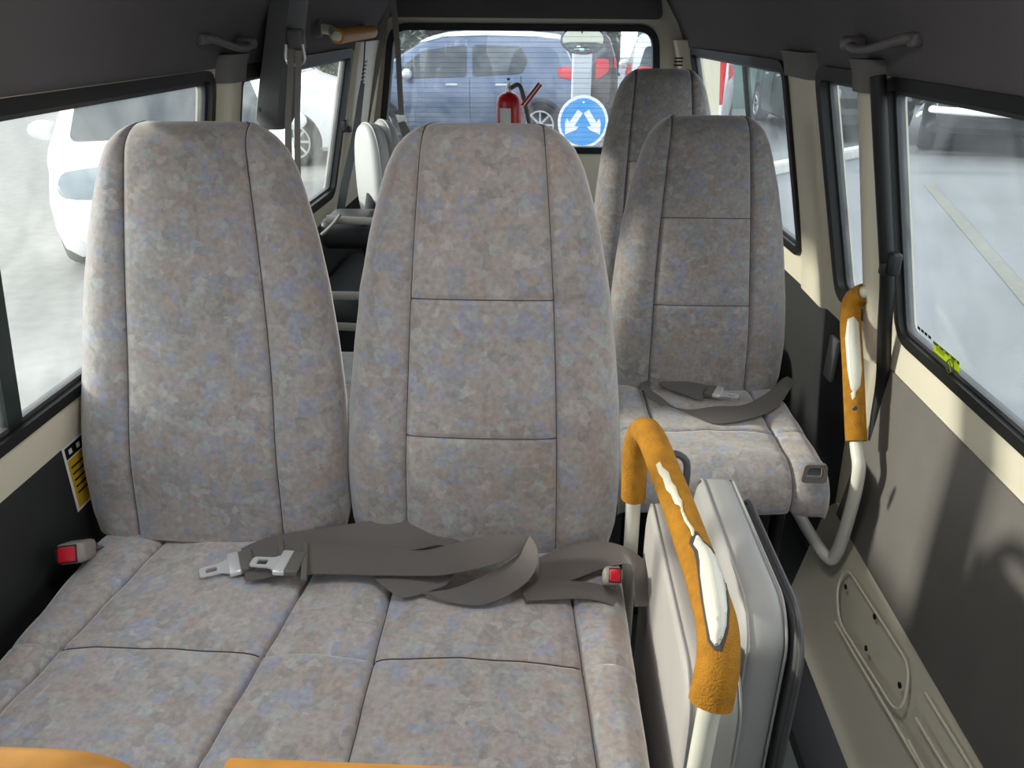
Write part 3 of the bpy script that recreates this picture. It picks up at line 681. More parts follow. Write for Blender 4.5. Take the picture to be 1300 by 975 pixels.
b = ribbon([(c+Vector((-.015,.02,-.01)), c+Vector((.018,.02,-.01))), (c+Vector((-.01,.06,-.03)), c+Vector((.025,.06,-.03))), (c+Vector((0,.12,-.06)), c+Vector((.03,.12,-.06))), (c+Vector((0,.15,-.16)), c+Vector((.03,.15,-.16)))]); obj('webbing', b, M['belt'], cb)
mx = (Matrix.Rotation(-.05, 3, 'Z')@Matrix.Rotation(-.75, 3, 'X')).to_4x4()
c = P(777, 732, Z=.505); cb = buckle('belt_buckle', c, (.030,.060,.028), mx, 'grey belt buckle with red button on the right bench edge beside the grab rail', (.003,-.030,-.0), (.017,.006,.020))
b = ribbon([(c+Vector((-.012,.01,-.02)), c+Vector((.012,.01,-.02))), (c+Vector((-.012,.06,-.035)), c+Vector((.012,.06,-.035))), (c+Vector((-.012,.12,-.04)), c+Vector((.012,.12,-.04)))]); obj('webbing', b, M['belt'], cb)
E_ = thing('seat_belt', P(900, 500, Z=.47), 'grey lap belt looped open on the single seat, steel tongue pointing right', 'seat belt')
z1 = .466
rows = [((840,478),(820,476),z1+.02,z1+.02),((870,488),(852,498),z1+.020,z1+.016),((884,496),(880,512),z1+.016,z1+.012)]
rows = [((824,474),(842,475),z1+.012,z1+.012),((856,482),(838,488),z1+.018,z1+.014),((882,486),(866,500),z1+.018,z1+.012),((900,490),(892,509),z1+.014,z1+.01)]
obj('webbing', ribbon(R2(rows)), M['belt'], E_)
rows = [((826,474),(842,476),z1+.016,z1+.014),((817,484),(824,490),z1+.012,z1+.008),((820,502),(840,505),z1+.008,z1+.006),((845,514),(858,518),z1+.007,z1+.005),((875,520),(885,530),z1+.007,z1+.004),((908,516),(910,538),z1+.010,z1+.004),((945,514),(950,532),z1+.010,z1+.004),((975,498),(985,518),z1+.012,z1+.006),((992,482),(1003,494),z1+.016,z1+.010),((1000,478),(1010,485),z1+.01,z1+.005)]
obj('webbing_loop', ribbon(R2(rows)), M['belt'], E_)
pE = P(914, 500, Z=z1+.014); pE2 = P(930, 504, Z=z1+.012)
tongue(E_, pE, math.atan2(pE2.y-pE.y, pE2.x-pE.x), .90)
E_.children[-1].name = 'plastic_cover'
# ---------------------------------------------------------------- grab handles on the walls
def coat_handle(fn, sgn, y0, y1, z, label):
    x0 = fn(z, y0); t = thing('assist_grip', (x0, (y0+y1)/2, z), label, 'grab handle'); d = -sgn
    dy = (y1-y0)
    pts = [(x0+d*.002, y0+.01, z+.006), (x0+d*.022, y0+.02*(1 if dy > 0 else -1), z+.004), (x0+d*.036, y0+dy*.25, z-.006), (x0+d*.038, y0+dy*.5, z-.013), (x0+d*.036, y0+dy*.75, z-.014), (x0+d*.026, y1-.015*(1 if dy > 0 else -1), z-.010), (x0+d*.002, y1, z-.004)]
    obj('grip', tube(pts, lambda s: .0105-.003*math.sin(PI*s), 12, smooth_n=6), M['grip'], t)
    obj('end_mount', rbox((x0+d*.018, y1, z-.006), (.040, .045, .026), .009), M['grip'], t)
    obj('end_mount', rbox((x0+d*.006, y0, z+.004), (.018, .030, .022), .006), M['grip'], t)
ya, za = onL(252, 48)[0], 0
def onS(px, py, fn, g):
    X = g
    for _ in range(15): p = P(px, py, X=X); X = fn(p.z, p.y)
    return p
p0 = onS(255, 48, XL, -.7); p1 = onS(302, 50, XL, -.7); coat_handle(XL, -1, p0.y, p1.y, (p0.z+p1.z)/2-.004, 'dark grey grab handle on the left headliner above the big window')
p0 = onS(1165, 48, XR, .6); p1 = onS(1095, 50, XR, .6); coat_handle(XR, 1, p0.y, p1.y, (p0.z+p1.z)/2-.004, 'dark grey grab handle on the right headliner above the door window')
# amber padded rail at the back left
t = thing('assist_grip', P(430, 42, X=-.66), 'amber padded grab handle high in the rear left corner', 'grab handle')
g0, g1 = P(404, 36, X=-.68), P(460, 36, X=-.70); h0, h1 = P(428, 46, X=-.62), P(472, 40, X=-.62)
obj('bar', tube([g0, g0+Vector((.03,.03,-.005)), h0, h0.lerp(h1,.5), h1, h1+Vector((-.02,.05,.0)), g1+Vector((0,.02,.004))], .014, 12, smooth_n=5), M['wpaint'], t)
obj('foam_sleeve', tube([h0, h0.lerp(h1,.5), h1], .021, 16), M['orange'], t)
for q in (g0, g1): obj('mount', lathe([(.0001,0),(.026,0),(.024,.02),(.0001,.022)], 18, mx=Matrix.Translation(q+Vector((-.012,0,0)))@Matrix.Rotation(PI/2, 4, 'Y')), M['grip'], t)
# padded rail by the sliding door
t = thing('grab_rail', (.69, 1.5, .2), 'cream tube grab rail with yellow foam, upright beside the sliding door', 'grab rail')
q = [(.715,1.60,.775),(.690,1.60,.785),P(1081,388,X=.665),P(1083,470,X=.66),P(1087,560,X=.66),P(1090,600,X=.66),P(1078,655,X=.66),P(1062,702,X=.655),P(1048,706,X=.64),P(1015,655,X=.60),P(1008,640,X=.58)]
q[2] = Vector(q[2]); fullr = cat_pts(q, 8); obj('tube', tube(fullr, .0135, 14), M['wpaint'], t)
fr2 = cat_pts([q[1],q[2],q[3],q[4]], 8)[3:]
fo = obj('foam_sleeve', tube(fr2, .0215, 20), M['foam'], t); skin = skin_of(fo)
foam_patch([(1076,405),(1084,402),(1090,410),(1092,440),(1094,470),(1092,490),(1085,500),(1080,494),(1076,470),(1073,430)], .0022, 'exposed_tube', 'wpaint', dome=.003, par=fo)
foam_patch([(1083,496),(1087,494),(1086,504),(1082,508),(1080,500)], .002, 'torn_edge', 'torn', par=fo)
rb = rbox(P(1056, 455, X=.71), (.012,.05,.11), .004); obj('wall_bracket', rb, M['post'], t)
p = P(1085, 516, X=.64); obj('screw', lathe([(.0001,0),(.006,0),(.005,.003),(.0001,.003)], 12, mx=Matrix.Translation(on_foam(1085,518,.0))@Matrix.Rotation(PI/2, 4, 'X')), M['grip'], t)
# padded rails of the seats in front, cut by the lower picture edge
def front_rail(x0, x1, f0, f1, z, y, label):
    t = thing('grab_rail', ((x0+x1)/2, y, 0), label, 'grab rail')
    bend = lambda x, s: [(x, y, z-.30), (x, y, z-.10), (x, y, z-.05), (x+s*.012, y, z-.014), (x+s*.05, y, z)]
    pts = [(x0, y, 0)]+bend(x0, 1)+bend(x1, -1)[::-1]+[(x1, y, 0)]
    full = []
    for i in range(1, len(pts)-2):
        for k in range(8):
            u = k/8; p0, p1, p2, p3 = [Vector(pts[j]) for j in (i-1, i, i+1, i+2)]; full.append(p1.lerp(p2, u) if (p2-p1).length > .09 else .5*((2*p1)+(p2-p0.lerp(p1, max(0, 1-.06/max(.001,(p1-p0).length))))*u+(2*p0.lerp(p1, max(0, 1-.06/max(.001,(p1-p0).length)))-5*p1+4*p2-p3.lerp(p2, max(0, 1-.06/max(.001,(p3-p2).length))))*u*u+(3*p1-p0.lerp(p1, max(0, 1-.06/max(.001,(p1-p0).length)))-3*p2+p3.lerp(p2, max(0, 1-.06/max(.001,(p3-p2).length))))*u**3))
    full = [Vector(pts[0])]+full+[Vector(pts[-2]), Vector(pts[-1])]
    obj('tube', tube(full, .0125, 12), M['wpaint'], t)
    fo = [q for q in full if f0 <= q.x <= f1 and q.z > z-.09]
    obj('foam_sleeve', tube(fo, .020, 16), M['orange'], t)
zc = .74; yc = P(500, 1003, Z=zc).y
a = P(150, 1003, Z=zc).x; front_rail(a-.42, a, -9, a-.004, zc, yc, 'yellow padded rail cut off by the lower left corner of the photo')
a = P(205, 1003, Z=zc).x; a1 = P(280, 1003, Z=zc).x; c_ = P(892, 1003, Z=zc).x; front_rail(a, c_, a1, 9, zc-.002, yc, 'long yellow padded rail along the lower edge of the photo, below the bench')
# ---------------------------------------------------------------- rear left: belt post, straps, jump seat
t = thing('belt_post', P(345, 80, Y=2.0), 'grey plastic belt post between two left windows', 'belt post')
n = 14; b = NB(); rg = []
for i in range(n+1):
    s = i/n; py = -20+185*s; l = P(345-22*s*1.0, py, Y=2.0); r_ = P(383-20*s, py, Y=2.0); k = 1 if s < .88 else max(.25, math.sqrt(max(0,1-((s-.88)/.12)**2)))
    cx = (l.x+r_.x)/2; hw = (r_.x-l.x)/2*(.6+.4*k); dp = .05*k; z = l.z
    pr = [(-hw, .05), (-hw, -dp*.5), (-hw*.75, -dp), (hw*.6, -dp*1.1), (hw, -dp*.5), (hw, .05)]
    rg.append([b.verts.new((cx+a_, 2.02+b__, z)) for a_, b__ in pr])
for i in range(n):
    for k in range(6): b.faces.new((rg[i][k], rg[i][(k+1)%6], rg[i+1][(k+1)%6], rg[i+1][k]))
b.faces.new(rg[0]); b.faces.new(rg[-1][::-1]); obj('cover', b, M['post'], t, sharp=50)
g = P(376, 50, Y=1.97); obj('belt_guide', rbox(g, (.040,.03,.048), .008), M['grip'], t)
obj('guide_loop', tube([g+Vector(v) for v in ((-.02,-.02,-.01),(-.022,-.02,-.05),(.018,-.02,-.05),(.02,-.02,-.01))], .004, 8, smooth_n=4), M['chrome'], t)
b = rbox(P(329, 139, Y=1.955), (.012,.006,.012), .003); obj('screw', b, M['grip'], t)
def strap(name, rows, label, m='belt', Y=None, parent=None):
    pr = [(P(a[0], a[1], Y=y), P(b_[0], b_[1], Y=y)) for a, b_, y in rows]
    o = obj(name, ribbon(pr, .002), M[m], parent)
    if parent is None: tag(o, label, 'belt')
    return o
M['webl'] = mat('light_webbing', (.56,.54,.52), .6, bump=.3, bscale=700); M['webd'] = mat('dark_webbing', (.20,.20,.21), .6, bump=.3, bscale=700)
strap('belt_strap', [((366,62),(374,62),1.94),((364,110),(372,110),1.95),((362,150),(370,150),1.97),((362,215),(371,215),1.99),((362,300),(371,300),2.05),((362,450),(371,450),2.11),((362,590),(371,590),2.11)], 'pale shoulder belt hanging from the post, strand nearer the post', 'webl')
strap('belt_strap', [((375,64),(383,64),1.935),((375,110),(382,110),1.945),((374,150),(381,150),1.96),((374,230),(382,230),1.98),((374,300),(382,300),2.05),((374,450),(382,450),2.11),((374,590),(382,590),2.11)], 'pale shoulder belt hanging from the post, strand nearer the rear window', 'webl')
strap('belt_strap', [((458,104),(463,106),2.97),((454,125),(461,127),2.96),((446,175),(455,178),2.93),((434,228),(444,230),2.89),((428,262),(438,264),2.86),((422,300),(433,303),2.83)], 'narrow dark strap slanting down from the amber handle', 'webd')
so = C.objects[-1] if False else None
tcord = tube([P(464,44,X=-.64), P(462,80,Y=2.99), P(460,108,Y=2.97)], .0025, 6); o = obj('cord', tcord, M['webd'], [q for q in C.objects if q.name.startswith('belt_strap')][-1]); o.location = (0,0,0)
strap('belt_strap', [((486,0),(497,0),3.36),((476,60),(487,62),3.36),((464,120),(475,122),3.35),((453,190),(463,192),3.33),((448,240),(457,242),3.32)], 'grey belt slanting down the rear left corner pillar', 'webl')
t = thing('rear_belt', P(500, 20, Y=3.3), 'pale belt hanging in front of the rear window with a steel tongue', 'belt')
strap('webbing', [((490,-52),(498,-52),3.31),((493,-12),(501,-12),3.30),((497,20),(505,20),3.30),((502,70),(509,70),3.29),((504,110),(511,110),3.28),((506,146),(513,146),3.27)], '', 'webl', parent=t)
p = P(508, 150, Y=3.26); obj('latch_plate', plate(rpoly([(-.02,.012),(.02,.012),(.026,-.02),(.018,-.05),(.004,-.05),(-.006,-.02)], .005), [], lambda u,v,w: (p.x+u, p.y+w, p.z+v), .004), M['chrome'], t)
strap('webbing', [((505,156),(513,154),3.26),((510,170),(520,165),3.22),((516,190),(526,186),3.18)], '', 'webl', parent=t)
# folded pale jump seat (seen as a rounded disc)
t = thing('folding_seat', (-.64, 2.85, 0), 'pale vinyl jump seat folded upright in the rear left, round-topped', 'van seat')
def disc_pad(cx, cy, z0, z1, w, th, ang, m, name):
    ol = []
    for i in range(40):
        a = i/40*2*PI; ol.append((w*math.copysign(abs(math.cos(a))**.8, math.cos(a)), (z0+z1)/2+(z1-z0)/2*math.copysign(abs(math.sin(a))**.75, math.sin(a))))
    b = NB(); rows = []; K = 6
    lay = [(.03*(1-math.sin(i/K*PI/2)), -th/2+.03*(1-math.cos(i/K*PI/2))*.8) for i in range(K+1)]; lay = lay+[(d, -x) for d, x in reversed(lay)]
    ca, sa_ = math.cos(ang), math.sin(ang)
    for d, x in lay: rows.append([b.verts.new((cx+q[0]*ca-x*sa_, cy+q[0]*sa_+x*ca, q[1])) for q in offset(ol, -d)])
    for i in range(len(rows)-1):
        for j in range(40): b.faces.new((rows[i][j], rows[i][(j+1)%40], rows[i+1][(j+1)%40], rows[i+1][j]))
    b.faces.new(rows[0]); b.faces.new(rows[-1][::-1])
    o = obj(name, b, M[m], t, sharp=60)
    obj('piping', tube([(cx+q[0]*ca-lay[K][1]*sa_, cy+q[0]*sa_+lay[K][1]*ca, q[1]) for q in offset(ol, .001)], .0035, 6, closed=True), M['vinyl'], o)
disc_pad(-.630, 2.80, .62, .985, .10, .07, -.95, 'pvinyl', 'backrest')
disc_pad(-.590, 2.85, .56, .99, .10, .06, -.95, 'pvinyl', 'seat_cushion')
obj('hinge_block', rbox(P(447, 290, Y=2.5), (.17,.20,.10), .03), M['dark'], t)
obj('stand', tube([(-.60,2.52,.0),(-.60,2.52,.72)], .02, 10), M['dark'], t)
obj('seat_frame', tube([(-.64,2.80,.75),(-.62,2.62,.68),(-.60,2.50,.66)], .018, 10, smooth_n=4), M['dark'], t)
obj('back_tube', tube([P(415,278,Y=2.3), P(428,279,Y=2.3), P(470,281,Y=2.3), P(520,282,Y=2.3)], .0125, 12), M['webl'], t)
obj('tube_knot', tube([P(432,272,Y=2.28), P(424,283,Y=2.28), P(415,292,Y=2.28), P(408,298,Y=2.28)], .005, 8, smooth_n=4), M['webl'], t)
# second bench behind, mostly hidden: frame tubes in the gap
t = thing('bench_seat', (-.45, 1.9, 0), 'dark-framed bench behind the double bench, tubes showing in the gap between its backrests', 'van seat')
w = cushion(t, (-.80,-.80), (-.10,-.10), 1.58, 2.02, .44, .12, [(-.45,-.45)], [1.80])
legs(t, (-.70, -.2), (1.68, 1.95), .33)
obj('seat_frame', tube([(-.78,2.05,.40),(-.78,2.06,.60),(-.12,2.06,.60),(-.12,2.05,.40)], .013, 10), M['webl'], t)
obj('seat_frame', tube([(-.78,2.04,.34),(-.78,2.04,.52),(-.12,2.04,.50),(-.12,2.04,.34)], .012, 10), M['webl'], t)
# wheel-arch box on the left rear
struct('trim_16', rbox((-.72, 2.75, .22), (.22, .7, .46), .05), M['dpanel'])
struct('trim_17', rbox((-.20, 3.40, .35), (.42, .18, .70), .02), M['dpanel'])
# ---------------------------------------------------------------- extinguisher
t = thing('fire_extinguisher', (-.175, 3.36, .70), 'red fire extinguisher with white label standing inside the rear window', 'fire extinguisher')
e0 = P(646, 150, Y=3.36); ex, ey = e0.x, 3.36; eb = .705; r = .051; top = P(646, 118, Y=3.36).z
obj('cylinder', lathe([(.0001,eb),(r*.9,eb),(r,eb+.01),(r,top-.035),(r*.93,top-.018),(r*.7,top-.004),(.016,top+.004),(.0001,top+.005)], 28, mx=Matrix.Translation((ex,ey,0))), M['extr'], t)
obj('valve', lathe([(.0001,top),(.013,top),(.013,top+.02),(.008,top+.024),(.008,top+.045),(.0001,top+.046)], 14, mx=Matrix.Translation((ex,ey,0))), M['chrome'], t)
obj('lever', rbox((ex, ey-.01, top+.055), (.010,.06,.008), .002), M['dark'], t)
obj('hose', tube([(ex+.01,ey-.01,top+.02),(ex+.045,ey-.02,top+.03),(ex+.072,ey-.03,top-.05),(ex+.09,ey-.03,top-.14)], .009, 10, smooth_n=6), M['grip'], t)
n0, n1 = P(664,135,Y=3.30), P(686,106,Y=3.30); obj('nozzle', tube([n0, n1], lambda s: .011, 12), M['extr'], t)
obj('nozzle_stripe', tube([n0+Vector((0,-.0085,0)), n1+Vector((0,-.0085,0))], .0036, 8), M['signw'], t)
b = NB(); g = [[b.verts.new((ex+(r+d)*math.sin(a), ey-(r+d)*math.cos(a), z)) for z in (top-.15, top-.055)] for d in (.0008,) for a in [-.75+i*.12 for i in range(9)]]
for i in range(8): b.faces.new((g[i][0], g[i+1][0], g[i+1][1], g[i][1]))
obj('paper_label', b, M['signw'], t)
# ---------------------------------------------------------------- outside rear mirror
t = thing('rear_view_mirror', P(740, 50, Y=3.75), 'round black-rimmed parking mirror outside the rear window', 'mirror')
mc = P(740, 51, Y=3.75); s = (P(769,50,Y=3.75).x-P(711,50,Y=3.75).x)/2; vz = .062
mxm = Matrix.Translation(mc)@Matrix.Rotation(PI/2-.25, 4, 'X')
prof = [(.0001,.03),(s*.6,.022),(s*.92,.006),(s,.0),(s*.985,-.006),(s*.90,-.007)]
sc = Matrix.Diagonal((1, vz/s, 1, 1))
obj('housing', lathe([(.0001,-.030),(s*.6,-.024),(s*.95,-.008),(s,.002),(s*.97,.006),(s*.90,.004),(.0001,.002)], 32, mx=mxm@sc), M['dark'], t)
obj('mirror_glass', lathe([(.0001,.001),(s*.91,.001),(s*.90,.0055),(s*.6,.0115),(s*.3,.0145),(.0001,.0155)], 32, mx=mxm@sc), M['mirror'], t)
obj('stay', tube([mc+Vector((0,.02,.02)), mc+Vector((0,.02,.12)), mc+Vector((0,-.12,.22)), mc+Vector((0,-.19,.22))], .008, 10, smooth_n=4), M['dark'], t)
# ---------------------------------------------------------------- stickers
def decal(name, fn, sgn, y0, y1, z0, z1, parts, label, ins=.0015):
    t = thing(name, (fn((z0+z1)/2)-sgn*ins, (y0+y1)/2, (z0+z1)/2), label, 'sticker')
    for nm, u0, u1, v0, v1, m, k in parts:
        f = lambda u,v,w: (fn(v)-sgn*(ins+k*.0004+w), u, v)
        ya_, yb2_, za_, zb2_ = y0+(y1-y0)*u0, y0+(y1-y0)*u1, z0+(z1-z0)*v0, z0+(z1-z0)*v1
        obj(nm, plate([(ya_,za_),(yb2_,za_),(yb2_,zb2_),(ya_,zb2_)], [], f, .0003), M[m], t, smooth=False)
    return t
gy = lambda px,py: onR(px,py)
a = onS(1186, 432, lambda z,y: XR(z)+.011, .7); c = onS(1219, 474, lambda z,y: XR(z)+.011, .7)
text = [('print', .08+.11*i, .15+.11*i, .78, .90, 'stgreen', 1) for i in range(1,8,2)]+[('print', .12, .45, v, v+.04, 'stdark', 1) for v in (.62,.50,.38)]
t = decal('window_sticker', lambda z,y=0: XR(z)+.011, 1, a.y, c.y, c.z, a.z, [('paper', 0,1,0,1,'stgreen',0), ('header', 0,1,.72,1,'stdark',.5)]+text, 'bright yellow-green sticker in the lower corner of the door window')
m_ = Vector((XR(.77)+.0085, c.y+(a.y-c.y)*.2, (a.z+c.z)/2-.006)); ring = [m_+Vector((0,.012*math.cos(i/20*2*PI),.012*math.sin(i/20*2*PI))) for i in range(20)]
b = tube(ring, .0011, 6, closed=True); tube([m_+Vector((0,-.008,-.008)), m_+Vector((0,.008,.008))], .0011, 6, bm=b); obj('round_symbol', b, M['stdark'], t)
a = onS(1166, 417, lambda z,y: XR(z)+.011, .7); c = onS(1183, 430, lambda z,y: XR(z)+.011, .7)
decal('glass_marking', lambda z,y=0: XR(z)+.011, 1, a.y, c.y, c.z-.002, c.z+.004, [('print', u, u+.2, 0,1,'black',0) for u in (0,.27,.53,.80)], 'small black glass marking left of the yellow-green sticker')
a = P(80, 571, X=-.83); t = decal('warning_sticker', lambda z,y=0: XL(z), -1, a.y, a.y+.08, a.z-.13, a.z, [('border',0,1,0,1,'signw',0),('field',.08,.92,.04,.78,'styel',1),('header',.08,.92,.80,.97,'black',1)]+[('print',.2+.3*i,.32+.3*i,.85,.92,'signw',2) for i in range(3)]+[('print',.16,.8,.64-.1*i,.67-.1*i,'black',2) for i in range(5)], 'yellow and black warning sticker low on the left wall, half behind the bench')
for k, (px, py, q) in enumerate(((457,150,.045),(450,197,.032))):
    a = P(px, py, Y=3.485)
    b = rbox((a.x, 3.478, a.z), (.045, .004, q*1.5), .001, 1); o = obj('yellow_label', b, M['styel']); tag(o, ('upper' if k == 0 else 'lower')+' yellow label on the rear left corner pillar', 'sticker')
# unseen lamp added under the roof to fill the interior with light
t = thing('fill_lamp', (-.05, .7, 1.58), 'added fill lamp on the unseen ceiling', 'fill lamp')
obj('base', rbox((-.05, .7, 1.575), (.16,.26,.02), .008), M['vinyl'], t); obj('lens', rbox((-.05, .7, 1.562), (.13,.22,.016), .007), M['fillglow'], t)
# ---------------------------------------------------------------- outside
GZ = -.35
def ground(name, x0, x1, y0, y1, z, m):
    b = NB(); n = 12; v = [[b.verts.new((x0+(x1-x0)*i/n, y0+(y1-y0)*j/n, z)) for j in range(n+1)] for i in range(n+1)]
    for i in range(n):
        for j in range(n): b.faces.new((v[i][j], v[i+1][j], v[i+1][j+1], v[i][j+1]))
    return struct(name, b, m, smooth=False)
ground('ground', -40, .2, -25, 45, GZ, M['asphalt'])
ground('ground_concrete', .2, 45, -25, 45, GZ, M['concrete'])
k0, k1 = P(985, 223, Z=GZ), P(1091, 201, Z=GZ)
d = (k1-k0).normalized(); nn = Vector((-d.y, d.x, 0))
A0 = k0-d*3.0; B0 = k1+d*1.2
b = NB(); pts = [A0, B0, B0+nn*.18, A0+nn*.18]; lo = [b.verts.new((p.x,p.y,GZ)) for p in pts]; hi = [b.verts.new((p.x,p.y,GZ+.13)) for p in pts]
b.faces.new(hi); b.faces.new(lo[::-1])
for i in range(4): b.faces.new((lo[i], lo[(i+1)%4], hi[(i+1)%4], hi[i]))
bmesh.ops.bevel(b, geom=list(b.edges), offset=.02, segments=2, affect='EDGES'); struct('kerb', b, M['kerb'])
a0, a1 = P(1180, 235, Z=GZ), P(1262, 330, Z=GZ); d = (a1-a0).normalized(); nn = Vector((-d.y,d.x,0))*.06
b = NB(); vs = [b.verts.new((p.x,p.y,GZ+.004)) for p in (a0-nn, a1+d*3-nn, a1+d*3+nn, a0+nn)]; b.faces.new(vs); struct('road_marking', b, M['yline'], smooth=False)

def bvh_patch(tree, poly, axis, o_far, lift, th=.006, cuts=3, steps=.12):
    """outline in 2D carried onto the body skin along an axis, with thickness"""
    b = NB(); vs = [b.verts.new((p[0], p[1], 0)) for p in poly]; es = [b.edges.new((vs[i], vs[(i+1)%len(vs)])) for i in range(len(vs))]
    bmesh.ops.triangle_fill(b, use_beauty=True, use_dissolve=False, edges=es)
    for _ in range(cuts):
        bmesh.ops.subdivide_edges(b, edges=[e for e in b.edges if e.calc_length() > steps], cuts=1); bmesh.ops.triangulate(b, faces=b.faces)
    ok = {}
    for v in b.verts:
        u, w = v.co.x, v.co.y
        if axis == 'y': o = Vector((u, o_far, w)); dr = Vector((0, -math.copysign(1, o_far), 0))
        elif axis == 'x': o = Vector((o_far, u, w)); dr = Vector((-math.copysign(1, o_far), 0, 0))
        else: o = Vector((u, w, o_far)); dr = Vector((0,0,-1))
        h = tree.ray_cast(o, dr); ok[v] = (h[0] + h[1]*lift) if h[0] is not None else None
    bad = [v for v in b.verts if ok[v] is None]
    for v in b.verts:
        if ok[v] is not None: v.co = ok[v]
    bmesh.ops.delete(b, geom=bad, context='VERTS')
    return b
CAR = dict(
 low=dict(L=3.9, W=1.75, wr=.31, wb=-.02, fw=1.20, rw=-1.28,
  top=[(-1.95,.55),(-1.93,.80),(-1.86,1.02),(-1.72,1.30),(-1.55,1.40),(-1.2,1.44),(-.5,1.47),(.3,1.45),(.62,1.36),(1.0,1.10),(1.32,.84),(1.55,.78),(1.78,.70),(1.92,.60),(1.95,.45)],
  belt=[(-1.9,.90),(-1.5,.93),(0,.88),(.9,.84),(1.3,.78),(1.95,.5)],
  side=[[(-1.12,.95),(-.30,.91),(-.30,1.33),(-1.20,1.31),(-1.30,1.15)],[(-.22,.91),(1.0,.87),(.95,.98),(.55,1.26),(-.22,1.33)]],
  ws=(1.2,.6), wz=(.88,1.36), rz=(.98,1.28)),
 hatch=dict(L=3.75, W=1.70, wr=.30, wb=.0, fw=1.10, rw=-1.28,
  top=[(-1.875,.55),(-1.87,.80),(-1.80,1.02),(-1.68,1.28),(-1.58,1.46),(-1.2,1.50),(-.5,1.52),(.1,1.50),(.45,1.42),(.80,1.22),(1.15,1.02),(1.40,.96),(1.65,.88),(1.82,.75),(1.875,.5)],
  belt=[(-1.9,.95),(-1.5,1.00),(0,.95),(.9,.92),(1.2,.92),(1.9,.6)],
  side=[[(-1.02,1.00),(-.30,.96),(-.30,1.38),(-.98,1.36),(-1.10,1.18)],[(-.22,.96),(.85,.92),(.80,1.02),(.42,1.30),(-.22,1.38)]],
  ws=(.90,.44), wz=(1.08,1.40), rz=(1.02,1.34)),
 suv=dict(L=4.4, W=1.85, wr=.36, wb=.12, fw=1.35, rw=-1.38,
  top=[(-2.2,.65),(-2.18,.95),(-2.12,1.20),(-1.98,1.55),(-1.85,1.70),(-1.4,1.75),(-.5,1.78),(.1,1.76),(.4,1.68),(.75,1.42),(1.02,1.18),(1.4,1.12),(1.85,1.05),(2.1,.92),(2.2,.6)],
  belt=[(-2.2,1.10),(0,1.08),(1.0,1.05),(1.4,1.0),(2.2,.75)],
  side=[[(-1.85,1.16),(-1.15,1.12),(-1.15,1.60),(-1.78,1.56)],[(-1.08,1.12),(-.15,1.09),(-.15,1.62),(-1.08,1.61)],[(-.07,1.09),(.88,1.08),(.85,1.18),(.42,1.52),(-.07,1.62)]],
  ws=(1.0,.4), wz=(1.24,1.64), rz=(1.20,1.58)))
